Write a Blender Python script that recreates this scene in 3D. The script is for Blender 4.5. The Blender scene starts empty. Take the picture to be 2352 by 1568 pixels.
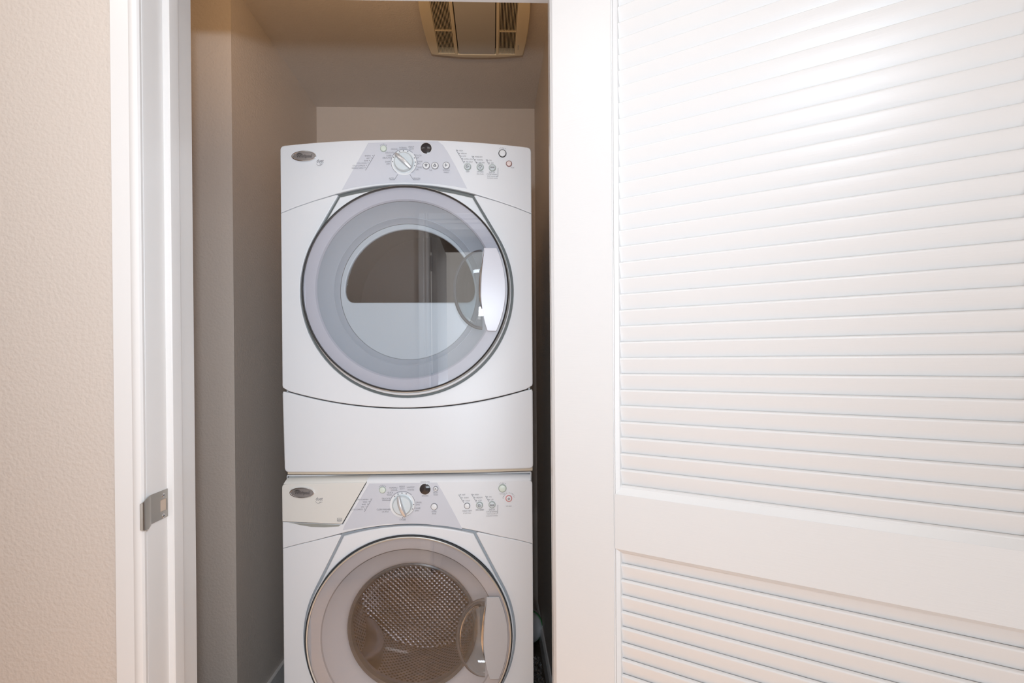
import bpy, bmesh, math, random
from mathutils import Matrix, Vector
random.seed(7)
SC = bpy.context.scene
C = SC.collection
PI = math.pi

# ------------------------------------------------------------------ camera
FPX, YAW, ROLL, PIT, CY, H = 1250.0, 0.035, 0.007, -0.005, 833.0, 1.241
cam_d = bpy.data.cameras.new('camera')
cam = bpy.data.objects.new('camera', cam_d); C.objects.link(cam)
cam_d.sensor_width = 36.0
cam_d.lens = 36.0 * FPX / 2352.0
cam_d.shift_y = (CY - 784.0) / 2352.0
cam_d.clip_start = 0.02
cam.matrix_world = (Matrix.Translation((0, 0, H)) @ Matrix.Rotation(-YAW, 4, 'Z')
                    @ Matrix.Rotation(PI / 2 + PIT, 4, 'X') @ Matrix.Rotation(-ROLL, 4, 'Z'))
SC.camera = cam

# ------------------------------------------------------------------ light and exposure
SC.view_settings.view_transform = 'Standard'
SC.view_settings.look = 'None'
SC.view_settings.gamma = 1.0
SC.view_settings.use_curve_mapping = False
SC.view_settings.exposure = 0.15
world = bpy.data.worlds.new('world'); SC.world = world
world.use_nodes = True
world.node_tree.nodes['Background'].inputs['Color'].default_value = (1.0, 0.9, 0.8, 1)
world.node_tree.nodes['Background'].inputs['Strength'].default_value = 0.35

def area(name, loc, rot, sx, sy, power, col):
    l = bpy.data.lights.new(name, 'AREA'); l.shape = 'RECTANGLE'
    l.size = sx; l.size_y = sy; l.energy = power; l.color = col
    o = bpy.data.objects.new(name, l); C.objects.link(o)
    o.location = loc; o.rotation_euler = rot
    return o
# photographer's flash just above the camera, 
def spot(name, loc, target, power, col, ang, blend, rad):
    l = bpy.data.lights.new(name, 'SPOT'); l.energy = power; l.color = col
    l.spot_size = math.radians(ang); l.spot_blend = blend; l.shadow_soft_size = rad
    o = bpy.data.objects.new(name, l); C.objects.link(o); o.location = loc
    o.rotation_euler = (Vector(target) - Vector(loc)).to_track_quat('-Z', 'Y').to_euler()
    return o
area('camera_flash', (-0.03, 0.02, 1.50), (PI / 2 + 0.12, 0, 0.62), 0.07, 0.05, 8.8, (0.77, 0.88, 1.0))
# broad low fill light added in the room behind the doorway, no window
area('room_low_fill', (0.42, -1.60, 0.86), (PI / 2, 0, 0.10), 1.30, 0.26, 24.0, (0.80, 0.90, 1.0))
# soft fill lights added under the hall ceiling, not real fittings
area('hall_ceiling_fill', (-0.85, 0.36, 2.40), (0, 0, 0), 0.6, 0.4, 4.2, (1.0, 0.95, 0.90))
area('hall_ceiling_fill', (0.05, 0.10, 2.40), (0, 0, 0), 0.4, 0.4, 2.6, (1.0, 0.96, 0.92))
# warm spot added to bounce light off the hall floor into the closet
spot('hall_bounce_spot', (-0.35, 0.35, 2.40), (-0.35, 0.35, 0.0), 760.0, (1.0, 0.80, 0.58), 38.0, 0.5, 0.05)
# added warm fill light, hidden inside the closet above its door
area('closet_fill', (-0.30, 1.262, 2.13), (PI - 0.45, 0, 0), 0.9, 0.05, 2.0, (1.0, 0.68, 0.37))
# large soft fill added in the room behind the doorway
area('room_soft_fill', (0.0, -2.3, 1.35), (PI / 2, 0, 0), 1.5, 1.9, 8.0, (1.0, 0.97, 0.93))

# ------------------------------------------------------------------ materials
MATS = {}
def mat(name, col, rough=0.5, metal=0.0, **kw):
    m = bpy.data.materials.new(name); m.use_nodes = True
    nt = m.node_tree; b = nt.nodes['Principled BSDF']
    b.inputs['Base Color'].default_value = (*col, 1)
    b.inputs['Roughness'].default_value = rough
    b.inputs['Metallic'].default_value = metal
    if 'coat' in kw:
        b.inputs['Coat Weight'].default_value = kw['coat']; b.inputs['Coat Roughness'].default_value = 0.05
    if 'spec' in kw: b.inputs['Specular IOR Level'].default_value = kw['spec']
    MATS[name] = m
    return m
def noise_bump(m, scale, strength, dist, stretch=(1, 1, 1), detail=2.0, colvar=0.0, rough=0.5):
    nt = m.node_tree; b = nt.nodes['Principled BSDF']
    tc = nt.nodes.new('ShaderNodeTexCoord'); mp = nt.nodes.new('ShaderNodeMapping')
    mp.inputs['Scale'].default_value = stretch
    nz = nt.nodes.new('ShaderNodeTexNoise'); nz.inputs['Scale'].default_value = scale
    nz.inputs['Detail'].default_value = detail; nz.inputs['Roughness'].default_value = rough
    bp = nt.nodes.new('ShaderNodeBump'); bp.inputs['Strength'].default_value = strength
    bp.inputs['Distance'].default_value = dist
    nt.links.new(tc.outputs['Object'], mp.inputs['Vector'])
    nt.links.new(mp.outputs['Vector'], nz.inputs['Vector'])
    nt.links.new(nz.outputs['Fac'], bp.inputs['Height'])
    nt.links.new(bp.outputs['Normal'], b.inputs['Normal'])
    if colvar:
        base = b.inputs['Base Color'].default_value[:]
        rp = nt.nodes.new('ShaderNodeValToRGB')
        rp.color_ramp.elements[0].position = 0.3; rp.color_ramp.elements[1].position = 0.7
        rp.color_ramp.elements[0].color = tuple(c * (1 - colvar) for c in base[:3]) + (1,)
        rp.color_ramp.elements[1].color = base
        nt.links.new(nz.outputs['Fac'], rp.inputs['Fac'])
        nt.links.new(rp.outputs['Color'], b.inputs['Base Color'])
    return m
WALL = noise_bump(mat('taupe_wall_paint', (0.66, 0.58, 0.515), 0.55), 145, 0.55, 0.0022, detail=1.5)
CEIL = noise_bump(mat('taupe_ceiling_paint', (0.66, 0.58, 0.515), 0.6), 130, 0.6, 0.0025, detail=1.5)
WHITE_TRIM = mat('white_gloss_trim_paint', (0.80, 0.775, 0.755), 0.28)
DOORP = noise_bump(mat('white_door_paint', (0.74, 0.72, 0.705), 0.36), 30, 0.12, 0.001, stretch=(1, 1, 14), detail=3)
FLOOR = noise_bump(mat('brown_wood_floor', (0.38, 0.25, 0.155), 0.45), 12, 0.2, 0.001, stretch=(1, 8, 1), colvar=0.4)
DARKF = noise_bump(mat('dark_closet_floor', (0.10, 0.075, 0.055), 0.35), 20, 0.3, 0.002, colvar=0.5)
APPL = mat('white_enamel', (0.745, 0.765, 0.795), 0.33, spec=0.4)
APPL2 = mat('warm_white_plastic', (0.72, 0.71, 0.675), 0.3)
INLAY = mat('pale_lavender_inlay', (0.60, 0.62, 0.68), 0.3)
GROOVE = mat('shade_dark_groove', (0.13, 0.14, 0.135), 0.5)  # shade inside the door groove put into the colour
RINGG = mat('grey_green_ring', (0.38, 0.43, 0.40), 0.5)
BLACKR = mat('black_rubber', (0.02, 0.02, 0.022), 0.5)
SILVER = mat('silver_ring_plastic', (0.55, 0.55, 0.53), 0.33, 0.6)
DISH = mat('blue_grey_dish_plastic', (0.46, 0.51, 0.57), 0.35)
DISHI = mat('pale_blue_grey_plastic', (0.54, 0.61, 0.66), 0.3)
LAV = mat('lavender_grey_band_plastic', (0.56, 0.57, 0.64), 0.4)
WGREY = mat('grey_washer_band_plastic', (0.44, 0.43, 0.45), 0.4)
WDISH = mat('smoked_grey_dish_plastic', (0.33, 0.31, 0.32), 0.35)
WDISH2 = mat('pale_grey_lower_dish', (0.50, 0.50, 0.53), 0.4)
CHROME = mat('chrome', (0.75, 0.75, 0.76), 0.12, 1.0)
SATIN = mat('satin_silver_plastic', (0.62, 0.62, 0.63), 0.3, 0.55)
BRUSH = mat('brushed_nickel', (0.40, 0.375, 0.345), 0.30, 1.0)
BADGE = mat('grey_metal_badge', (0.42, 0.40, 0.40), 0.25, 0.7)
INK = mat('grey_print_ink', (0.23, 0.23, 0.25), 0.6)
INKD = mat('dark_print_ink', (0.04, 0.035, 0.035), 0.6)
DISPLAY = mat('dark_display_window', (0.035, 0.03, 0.032), 0.15)
BUTW = mat('white_button_plastic', (0.76, 0.78, 0.80), 0.3)
BUTG = mat('pale_grey_button_plastic', (0.55, 0.60, 0.62), 0.3)
GREEN = mat('pale_green_button', (0.66, 0.74, 0.67), 0.3)
GREENR = mat('green_plastic_rim', (0.03, 0.28, 0.06), 0.4)
REDR = mat('red_ring_print', (0.62, 0.22, 0.22), 0.5)
KNOBP = mat('pale_knob_plastic', (0.64, 0.70, 0.73), 0.25)
BEIGE = mat('aged_beige_steel', (0.55, 0.48, 0.38), 0.5)
CREAM = mat('cream_vent_plastic', (0.72, 0.60, 0.42), 0.4)
LENS = noise_bump(mat('frosted_vent_lens', (0.50, 0.46, 0.41), 0.5), 200, 0.2, 0.0005)
DARK = mat('dark_vent_cavity', (0.012, 0.010, 0.009), 0.9)
INT = mat('dark_machine_interior', (0.10, 0.10, 0.105), 0.6)
LIDW = mat('white_lid_plastic', (0.72, 0.74, 0.76), 0.4)

def thin_glass(name, tint, refl=1.0, rough=0.0):
    m = bpy.data.materials.new(name); m.use_nodes = True
    nt = m.node_tree; nt.nodes.clear()
    out = nt.nodes.new('ShaderNodeOutputMaterial'); mx = nt.nodes.new('ShaderNodeMixShader')
    tr = nt.nodes.new('ShaderNodeBsdfTransparent'); tr.inputs['Color'].default_value = (*tint, 1)
    gl = nt.nodes.new('ShaderNodeBsdfGlossy'); gl.inputs['Roughness'].default_value = rough
    fr = nt.nodes.new('ShaderNodeFresnel'); fr.inputs['IOR'].default_value = 1.5
    mu = nt.nodes.new('ShaderNodeMath'); mu.operation = 'MULTIPLY'; mu.inputs[1].default_value = refl
    nt.links.new(fr.outputs[0], mu.inputs[0]); nt.links.new(mu.outputs[0], mx.inputs['Fac'])
    nt.links.new(tr.outputs[0], mx.inputs[1]); nt.links.new(gl.outputs[0], mx.inputs[2])
    nt.links.new(mx.outputs[0], out.inputs['Surface'])
    MATS[name] = m
    return m
GLASS = thin_glass('clear_door_plastic', (0.93, 0.94, 0.96), 4.6)
GLASSW = thin_glass('clear_washer_door_plastic', (0.93, 0.93, 0.94), 1.5)
SMOKE = thin_glass('smoked_window_glass', (0.66, 0.65, 0.66), 1.0)
BOWL = thin_glass('smoked_bowl_glass', (0.66, 0.64, 0.66), 0.14)
POCKET = thin_glass('smoked_pocket_plastic', (0.60, 0.66, 0.68), 1.6)
WRAP = thin_glass('clear_wrap_film', (0.85, 0.82, 0.78), 3.0, 0.15)

# perforated steel of the washer drum: dots from the mesh's own UV map
def drum_material():
    m = mat('perforated_drum_steel', (0.42, 0.41, 0.42), 0.30, 0.85)
    nt = m.node_tree; b = nt.nodes['Principled BSDF']
    uv = nt.nodes.new('ShaderNodeUVMap')
    vo = nt.nodes.new('ShaderNodeTexVoronoi'); vo.voronoi_dimensions = '2D'
    vo.inputs['Scale'].default_value = 1.0; vo.inputs['Randomness'].default_value = 0.0
    sep = nt.nodes.new('ShaderNodeMapping'); sep.inputs['Scale'].default_value = (1, 1, 1)
    sep.inputs['Rotation'].default_value = (0, 0, PI / 4)
    rp = nt.nodes.new('ShaderNodeValToRGB')
    rp.color_ramp.elements[0].position = 0.26; rp.color_ramp.elements[0].color = (0.02, 0.018, 0.018, 1)
    rp.color_ramp.elements[1].position = 0.36; rp.color_ramp.elements[1].color = (0.62, 0.595, 0.60, 1)
    bp = nt.nodes.new('ShaderNodeBump'); bp.inputs['Strength'].default_value = 0.8; bp.inputs['Distance'].default_value = 0.004
    nt.links.new(uv.outputs[0], sep.inputs['Vector']); nt.links.new(sep.outputs[0], vo.inputs['Vector'])
    nt.links.new(vo.outputs['Distance'], rp.inputs['Fac'])
    nt.links.new(rp.outputs['Color'], b.inputs['Base Color'])
    nt.links.new(vo.outputs['Distance'], bp.inputs['Height'])
    nt.links.new(bp.outputs['Normal'], b.inputs['Normal'])
    return m
DRUM = drum_material()
DRUMD = mat('dull_dryer_drum_steel', (0.22, 0.205, 0.20), 0.45, 0.3)
BAFFLE = mat('smooth_baffle_steel', (0.66, 0.62, 0.62), 0.28, 0.85)

# ------------------------------------------------------------------ helpers
def link(name, me, m=None, parent=None, smooth=None):
    o = bpy.data.objects.new(name, me); C.objects.link(o)
    if m is not None:
        me.materials.clear(); me.materials.append(m)
    if smooth is not None:
        me.shade_smooth(); me.set_sharp_from_angle(angle=math.radians(smooth))
    if parent is not None:
        o.parent = parent
        o.matrix_parent_inverse = Matrix.Translation(-Vector(parent_world(parent)))
    return o
ORG = {}
def parent_world(p):
    return ORG.get(p.name, (0, 0, 0))
def thing(name, loc, label, cat, group=None):
    o = bpy.data.objects.new(name, None); C.objects.link(o)
    o.location = loc; o.empty_display_size = 0.05
    ORG[o.name] = loc
    o['label'] = label; o['category'] = cat
    if group: o['group'] = group
    return o
def structure(o):
    o['kind'] = 'structure'; return o
def bm_mesh(bm, name='mesh'):
    bmesh.ops.recalc_face_normals(bm, faces=bm.faces)
    me = bpy.data.meshes.new(name); bm.to_mesh(me); bm.free(); return me
def add_box(bm, x0, x1, y0, y1, z0, z1):
    v = [bm.verts.new(p) for p in ((x0,y0,z0),(x1,y0,z0),(x1,y1,z0),(x0,y1,z0),(x0,y0,z1),(x1,y0,z1),(x1,y1,z1),(x0,y1,z1))]
    for f in ((0,3,2,1),(4,5,6,7),(0,1,5,4),(1,2,6,5),(2,3,7,6),(3,0,4,7)):
        bm.faces.new([v[i] for i in f])
    return v
def box(name, x0, x1, y0, y1, z0, z1, m, parent=None, bev=0.0, seg=3):
    bm = bmesh.new(); add_box(bm, x0, x1, y0, y1, z0, z1)
    if bev:
        bmesh.ops.bevel(bm, geom=bm.edges[:], offset=bev, segments=seg, affect='EDGES', profile=0.5)
    return link(name, bm_mesh(bm, name), m, parent, 40 if bev else None)
def shell(name, x0, x1, y0, y1, z0, z1, m, parent, bev):
    """sheet-steel cabinet, open at the front"""
    bm = bmesh.new(); add_box(bm, x0, x1, y0, y1, z0, z1)
    bmesh.ops.bevel(bm, geom=bm.edges[:], offset=bev, segments=3, affect='EDGES', profile=0.5)
    big = [f for f in bm.faces if f.calc_area() > 0.2 and abs(f.calc_center_median().y - y0) < 1e-4]
    bmesh.ops.delete(bm, geom=big, context='FACES')
    return link(name, bm_mesh(bm, name), m, parent, 40)
def prism_z(name, pts, z0, z1, m, parent=None, smooth=30):
    """vertical extrusion of an (x,y) profile"""
    bm = bmesh.new()
    a = [bm.verts.new((x, y, z0)) for x, y in pts]; b = [bm.verts.new((x, y, z1)) for x, y in pts]
    n = len(pts)
    for i in range(n):
        bm.faces.new((a[i], a[(i+1) % n], b[(i+1) % n], b[i]))
    bm.faces.new(a); bm.faces.new(b[::-1])
    return link(name, bm_mesh(bm, name), m, parent, smooth)
def prism_x(name, pts, x0, x1, m, parent=None, smooth=30):
    """horizontal extrusion of a (y,z) profile along x"""
    bm = bmesh.new()
    a = [bm.verts.new((x0, y, z)) for y, z in pts]; b = [bm.verts.new((x1, y, z)) for y, z in pts]
    n = len(pts)
    for i in range(n):
        bm.faces.new((a[i], a[(i+1) % n], b[(i+1) % n], b[i]))
    bm.faces.new(a); bm.faces.new(b[::-1])
    return link(name, bm_mesh(bm, name), m, parent, smooth)

# appliance fronts: gently bowed surface, u = x from the machine's centre line
XC, YD, HALF, BOW = -0.233, 1.508, 0.343, 0.016
def bow(u): return YD - BOW * (1 - (u / HALF) ** 2)
def unproj(px, py):
    a, b = px - 1176.0, py - CY
    c, s = math.cos(ROLL), math.sin(ROLL)
    u, v = a * c - b * s, a * s + b * c
    xr, yy, zz = u / FPX, 1.0, -v / FPX
    c, s = math.cos(PIT), math.sin(PIT)
    z, yr = zz * c + yy * s, -zz * s + yy * c
    c, s = math.cos(YAW), math.sin(YAW)
    return xr * c + yr * s, -xr * s + yr * c, z
def F(px, py, off=0.0):
    """reading of the machine front at a measured point -> (u, z)"""
    dx, dy, dz = unproj(px, py); Y = YD
    for _ in range(4):
        X = dx / dy * Y; Y = bow(X - XC) + off
    return X - XC, H + dz / dy * Y
def P(px, py, Y):
    dx, dy, dz = unproj(px, py); return dx / dy * Y, H + dz / dy * Y

def curve_mesh(outlines, th, bev, res=3):
    cu = bpy.data.curves.new('tmp', 'CURVE'); cu.dimensions = '2D'; cu.fill_mode = 'BOTH'
    cu.extrude = max(th / 2 - bev, 0.0); cu.bevel_depth = bev; cu.bevel_resolution = res; cu.offset = -bev
    for pts in outlines:
        sp = cu.splines.new('POLY'); sp.points.add(len(pts) - 1)
        for q, (x, y) in zip(sp.points, pts): q.co = (x, y, 0, 1)
        sp.use_cyclic_u = True
    o = bpy.data.objects.new('tmp', cu); C.objects.link(o)
    dg = bpy.context.evaluated_depsgraph_get(); dg.update()
    me = bpy.data.meshes.new_from_object(o.evaluated_get(dg))
    bpy.data.objects.remove(o); bpy.data.curves.remove(cu)
    return me
def cut_columns(bm, step=0.02):
    xs = [v.co.x for v in bm.verts]; x0, x1 = min(xs), max(xs); x = math.ceil(x0 / step) * step
    while x < x1:
        bmesh.ops.bisect_plane(bm, geom=bm.verts[:] + bm.edges[:] + bm.faces[:], dist=1e-5, plane_co=(x + 0.00013, 0, 0), plane_no=(1, 0, 0))
        x += step
def panel(name, outlines, yoff, th, m, parent, bev=0.002, surf=bow, step=0.02, xc=XC):
    """plate with an outline in (u,z), its front at surf(u)+yoff, thickness th, rounded edges"""
    me = curve_mesh(outlines, th, bev)
    bm = bmesh.new(); bm.from_mesh(me); bpy.data.meshes.remove(me)
    bmesh.ops.remove_doubles(bm, verts=bm.verts, dist=1e-6)
    if step: cut_columns(bm, step)
    for v in bm.verts:
        x, y, z = v.co
        v.co = (xc + x, surf(x) + yoff + th / 2 - z, y)
    o = link(name, bm_mesh(bm, name), m, parent, 38)
    md = o.modifiers.new('wn', 'WEIGHTED_NORMAL'); md.keep_sharp = True; md.weight = 90
    return o
def ring_lathe(name, prof, cx, cz, m, parent, n=96, smooth=30, ybase=None, a0=0, a1=None):
    """prof = [(r, y)] turned about the y axis through (cx, cz)"""
    bm = bmesh.new(); rows = []
    for r, y in prof:
        if r < 1e-6: rows.append([bm.verts.new((cx, y, cz))])
        else: rows.append([bm.verts.new((cx + r * math.cos(2*PI*i/n), y, cz + r * math.sin(2*PI*i/n))) for i in range(n)])
    for A, B in zip(rows, rows[1:]):
        for i in range(n):
            j = (i + 1) % n
            if len(A) == 1 and len(B) == 1: continue
            if len(A) == 1: bm.faces.new((A[0], B[i], B[j]))
            elif len(B) == 1: bm.faces.new((A[i], B[0], A[j]))
            else: bm.faces.new((A[i], B[i], B[j], A[j]))
    return link(name, bm_mesh(bm, name), m, parent, smooth)
def rounded(pts, r, seg=5):
    out = []; n = len(pts)
    for i in range(n):
        p0, p1, p2 = Vector(pts[i-1]), Vector(pts[i]), Vector(pts[(i+1) % n])
        rr = r[i] if isinstance(r, (list, tuple)) else r
        if rr <= 0: out.append(tuple(p1)); continue
        d0, d1 = (p0 - p1).normalized(), (p2 - p1).normalized()
        d = min(rr, 0.45 * (p0 - p1).length, 0.45 * (p2 - p1).length)
        a, b = p1 + d0 * d, p1 + d1 * d
        for k in range(seg + 1):
            t = k / seg
            q = a * (1-t)**2 + p1 * 2*t*(1-t) + b * t*t
            out.append(tuple(q))
    return out
def arc3(a, m, b, n=24):
    """quadratic-like arc through three points (a, m at the middle, b)"""
    a, m, b = Vector(a), Vector(m), Vector(b); c = 2 * m - (a + b) / 2
    return [tuple(a * (1-t)**2 + c * 2*t*(1-t) + b * t*t) for t in [i / n for i in range(n + 1)]]
def circle(cx, cz, r, n=96, a0=0.0): return [(cx + r*math.cos(a0+2*PI*i/n), cz + r*math.sin(a0+2*PI*i/n)) for i in range(n)]
def ellipse(cx, cz, a, b, n=64): return [(cx + a*math.cos(2*PI*i/n), cz + b*math.sin(2*PI*i/n)) for i in range(n)]
def offset_poly(pts, d):
    """grow (d>0) a counter-clockwise outline"""
    out = []; n = len(pts)
    for i in range(n):
        a, b, c = Vector(pts[i-1]), Vector(pts[i]), Vector(pts[(i+1) % n])
        t = ((b - a).normalized() + (c - b).normalized()).normalized()
        out.append((b.x + t.y * d, b.y - t.x * d))
    return out

def lettering(name, items, parent, m, yoff, surf=bow, xc=XC, lines=(), extra=()):
    """all the flat print of one panel: items = (text, u, z, size, align[, angle]); lines = (u0,z0,u1,z1,w)"""
    tmp = []
    for it in items:
        s, u, z, size, al = it[:5]; ang = it[5] if len(it) > 5 else 0.0
        cu = bpy.data.curves.new('t', 'FONT'); cu.body = s; cu.size = size; cu.align_x = al; cu.align_y = 'CENTER'
        cu.resolution_u = 2; cu.offset = it[6] if len(it) > 6 else 0.0
        if len(it) > 7: cu.shear = it[7]
        o = bpy.data.objects.new('t', cu); C.objects.link(o); tmp.append((o, cu, u, z, ang))
    dg = bpy.context.evaluated_depsgraph_get(); dg.update()
    bm = bmesh.new()
    for o, cu, u, z, ang in tmp:
        me = bpy.data.meshes.new_from_object(o.evaluated_get(dg))
        R = Matrix.Translation((u, z, 0)) @ Matrix.Rotation(ang, 4, 'Z')
        me.transform(R @ Matrix.Diagonal((0.80, 1, 1, 1))); bm.from_mesh(me); bpy.data.meshes.remove(me)
    for o, cu, *_ in tmp:
        bpy.data.objects.remove(o); bpy.data.curves.remove(cu)
    for u0, z0, u1, z1, w in lines:
        d = Vector((u1-u0, z1-z0)).normalized(); nx, nz = -d.y*w/2, d.x*w/2
        bm.faces.new([bm.verts.new(p) for p in ((u0+nx,z0+nz,0),(u0-nx,z0-nz,0),(u1-nx,z1-nz,0),(u1+nx,z1+nz,0))])
    for pts, w in extra:      # open polylines with a width
        for a, b in zip(pts, pts[1:]):
            d = Vector((b[0]-a[0], b[1]-a[1])).normalized(); nx, nz = -d.y*w/2, d.x*w/2
            bm.faces.new([bm.verts.new(p) for p in ((a[0]+nx,a[1]+nz,0),(a[0]-nx,a[1]-nz,0),(b[0]-nx,b[1]-nz,0),(b[0]+nx,b[1]+nz,0))])
    for v in bm.verts:
        x, y, z = v.co; v.co = (xc + x, surf(x) + yoff, y)
    me = bpy.data.meshes.new(name); bm.to_mesh(me); bm.free()
    o = link(name, me, m, parent)
    if name == 'printed_lettering': o['kind'] = 'stuff'
    return o
def arcpts(cu, cz, r, a0, a1, n=28): return [(cu + r*math.cos(math.radians(a0+(a1-a0)*i/n)), cz + r*math.sin(math.radians(a0+(a1-a0)*i/n))) for i in range(n+1)]

# ------------------------------------------------------------------ setting
YF, YJ, YJ0 = 1.054, 1.220, 1.048           # hall face of the wall, closet face of the wall
XJL, XJR, ZH = -0.655, 0.133, 2.04
XWL, XWR, YCH, YB, ZC = -0.823, 0.207, 1.762, 2.603, 2.441
YBK = -0.20                                   # hall wall behind the camera
def wall_part(name, boxes, m=WALL):
    bm = bmesh.new()
    for b in boxes: add_box(bm, *b)
    return structure(link(name, bm_mesh(bm, name), m))
# front wall with the closet opening (jamb boards are 18 mm thick)
wall_part('wall_front', [(-2.6, XJL-0.018, YF, YJ, 0, 2.5), (XJR+0.018, 2.6, YF, YJ, 0, 2.5), (XJL-0.018, XJR+0.018, YF, YJ, ZH+0.018, 2.5)])
structure(box('wall_back', XWL-0.6, XWR+0.3, YB, YB+0.1, 0, 2.6, WALL))
# projecting chase on the closet's left and the closet's right wall
wall_part('wall_left', [(-1.42, XWL, YCH, YB, 0, 2.5), (-1.45, -1.35, YJ, YCH, 0, 2.5)])
structure(box('wall_right', XWR, XWR+0.1, YJ, YB, 0, 2.5, WALL))
structure(box('ceiling_closet', -1.35, XWR, YJ, YB, ZC, ZC+0.06, CEIL))
structure(box('floor_closet', -1.35, XWR, YJ, YB, -0.06, 0, DARKF))
structure(box('floor', -2.6, 2.6, YBK, YJ, -0.06, 0, FLOOR))
structure(box('ceiling', -2.6, 2.6, YBK, YF, 2.44, 2.5, mat('white_ceiling_paint', (0.75, 0.72, 0.68), 0.7)))
structure(box('wall_hall_end', -2.7, -2.6, YBK, YF, 0, 2.5, WALL))
structure(box('wall_hall_far_end', 2.6, 2.7, YBK, YF, 0, 2.5, WALL))
DX0, DX1 = -0.36, 1.25
wall_part('wall_behind', [(-2.6, DX0-0.018, YBK-0.12, YBK, 0, 2.5), (DX1+0.018, 2.6, YBK-0.12, YBK, 0, 2.5), (DX0-0.018, DX1+0.018, YBK-0.12, YBK, ZH+0.018, 2.5)])
# room beyond the doorway behind the camera
structure(box('wall_room', -1.6, 1.6, -2.6, -2.5, 0, 2.5, WALL))
structure(box('wall_room_left', -1.7, -1.6, -2.6, YBK-0.12, 0, 2.5, WALL))
structure(box('wall_room_right', 1.6, 1.7, -2.6, YBK-0.12, 0, 2.5, WALL))
structure(box('floor_room', -1.7, 1.7, -2.6, YBK, -0.06, 0, FLOOR))
structure(box('ceiling_room', -1.7, 1.7, -2.6, YBK-0.12, 2.44, 2.5, MATS['white_ceiling_paint']))
# baseboards
bb = [(0, 0), (0, 0.085), (0.004, 0.085), (0.010, 0.078), (0.012, 0.070), (0.012, 0)]
structure(prism_z('baseboard_left', [(XWL, YCH-0.012), (XWL+0.012, YCH-0.012), (XWL+0.012, YB), (XWL, YB)], 0, 0.083, WHITE_TRIM))
structure(prism_z('baseboard_chase', [(-1.35, YCH-0.012), (XWL, YCH-0.012), (XWL, YCH), (-1.35, YCH)], 0, 0.083, WHITE_TRIM))
def base_right():
    pts = [(XWR, 0), (XWR, 0.083), (XWR-0.005, 0.083), (XWR-0.011, 0.074), (XWR-0.012, 0.0)]
    bm = bmesh.new()
    a = [bm.verts.new((x, YJ, z)) for x, z in pts]; b = [bm.verts.new((x, YB, z)) for x, z in pts]
    for i in range(len(pts)):
        j = (i+1) % len(pts); bm.faces.new((a[i], a[j], b[j], b[i]))
    bm.faces.new(a); bm.faces.new(b[::-1])
    return structure(link('baseboard_right', bm_mesh(bm), WHITE_TRIM))
base_right()
structure(box('baseboard_hall', -2.6, -0.712, YF-0.012, YF, 0, 0.083, WHITE_TRIM, bev=0.003))

# ---- closet door frame (left jamb, right jamb, head, casing)
fr = thing('door_frame', (XJL, YF, 0), 'white painted door frame and casing around the closet opening, steel strike plate on it', 'door frame')
# left casing: flat board with an eased outer edge and a small bead
cas = [(-0.708, YF), (-0.708, 1.041), (-0.705, 1.037), (-0.672, 1.0365), (-0.668, 1.0345), (-0.661, 1.0335), (-0.6555, 1.035), (-0.653, 1.039), (-0.653, 1.044), (-0.6555, 1.047), (-0.658, 1.050), (-0.658, YF)]
prism_z('casing', cas, 0, ZH+0.053, WHITE_TRIM, fr, 25)
# jamb board, eased edge, then the door stop
jb = [(-0.673, YF-0.004), (-0.6585, YF-0.004), (-0.656, YF-0.002), (XJL, YF+0.003), (XJL, YJ-0.003), (XJL-0.003, YJ), (-0.673, YJ)]
prism_z('jamb', jb, 0, ZH, WHITE_TRIM, fr, 25)
st = [(XJL, 1.114), (-0.6445, 1.114), (-0.6425, 1.1155), (-0.642, 1.118), (-0.642, 1.145), (-0.643, 1.1465), (XJL, 1.1465)]
prism_z('door_stop', st, 0, ZH-0.011, WHITE_TRIM, fr, 25)
# head
prism_x('head_jamb', [(YF-0.004, ZH+0.018), (YF-0.004, ZH), (YJ, ZH), (YJ, ZH+0.018)], XJL-0.018, XJR+0.018, WHITE_TRIM, fr)
prism_x('head_stop', [(1.114, ZH), (1.114, ZH-0.012), (1.1465, ZH-0.012), (1.1465, ZH)], XJL, XJR, WHITE_TRIM, fr)
prism_x('head_casing', [(YF, ZH+0.053), (1.039, ZH+0.053), (1.035, ZH+0.048), (1.035, ZH+0.004), (1.041, ZH), (YF, ZH)], -0.708, XJR+0.055, WHITE_TRIM, fr)
# right side
prism_z('jamb', [(XJR+0.018, YF-0.004), (XJR, YF-0.004), (XJR, YJ), (XJR+0.018, YJ)], 0, ZH, WHITE_TRIM, fr)
prism_z('door_stop', [(XJR, 1.114), (XJR-0.012, 1.114), (XJR-0.012, 1.1465), (XJR, 1.1465)], 0, ZH-0.012, WHITE_TRIM, fr)
prism_z('casing', [(-x + XJL + XJR, y) for x, y in cas][::-1], 0, ZH, WHITE_TRIM, fr, 25)

structure(box('fill_ledge', -0.78, 0.18, YJ, YJ + 0.085, 2.095, 2.110, WHITE_TRIM, bev=0.002))  # unseen ledge added to carry the closet fill light

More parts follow.
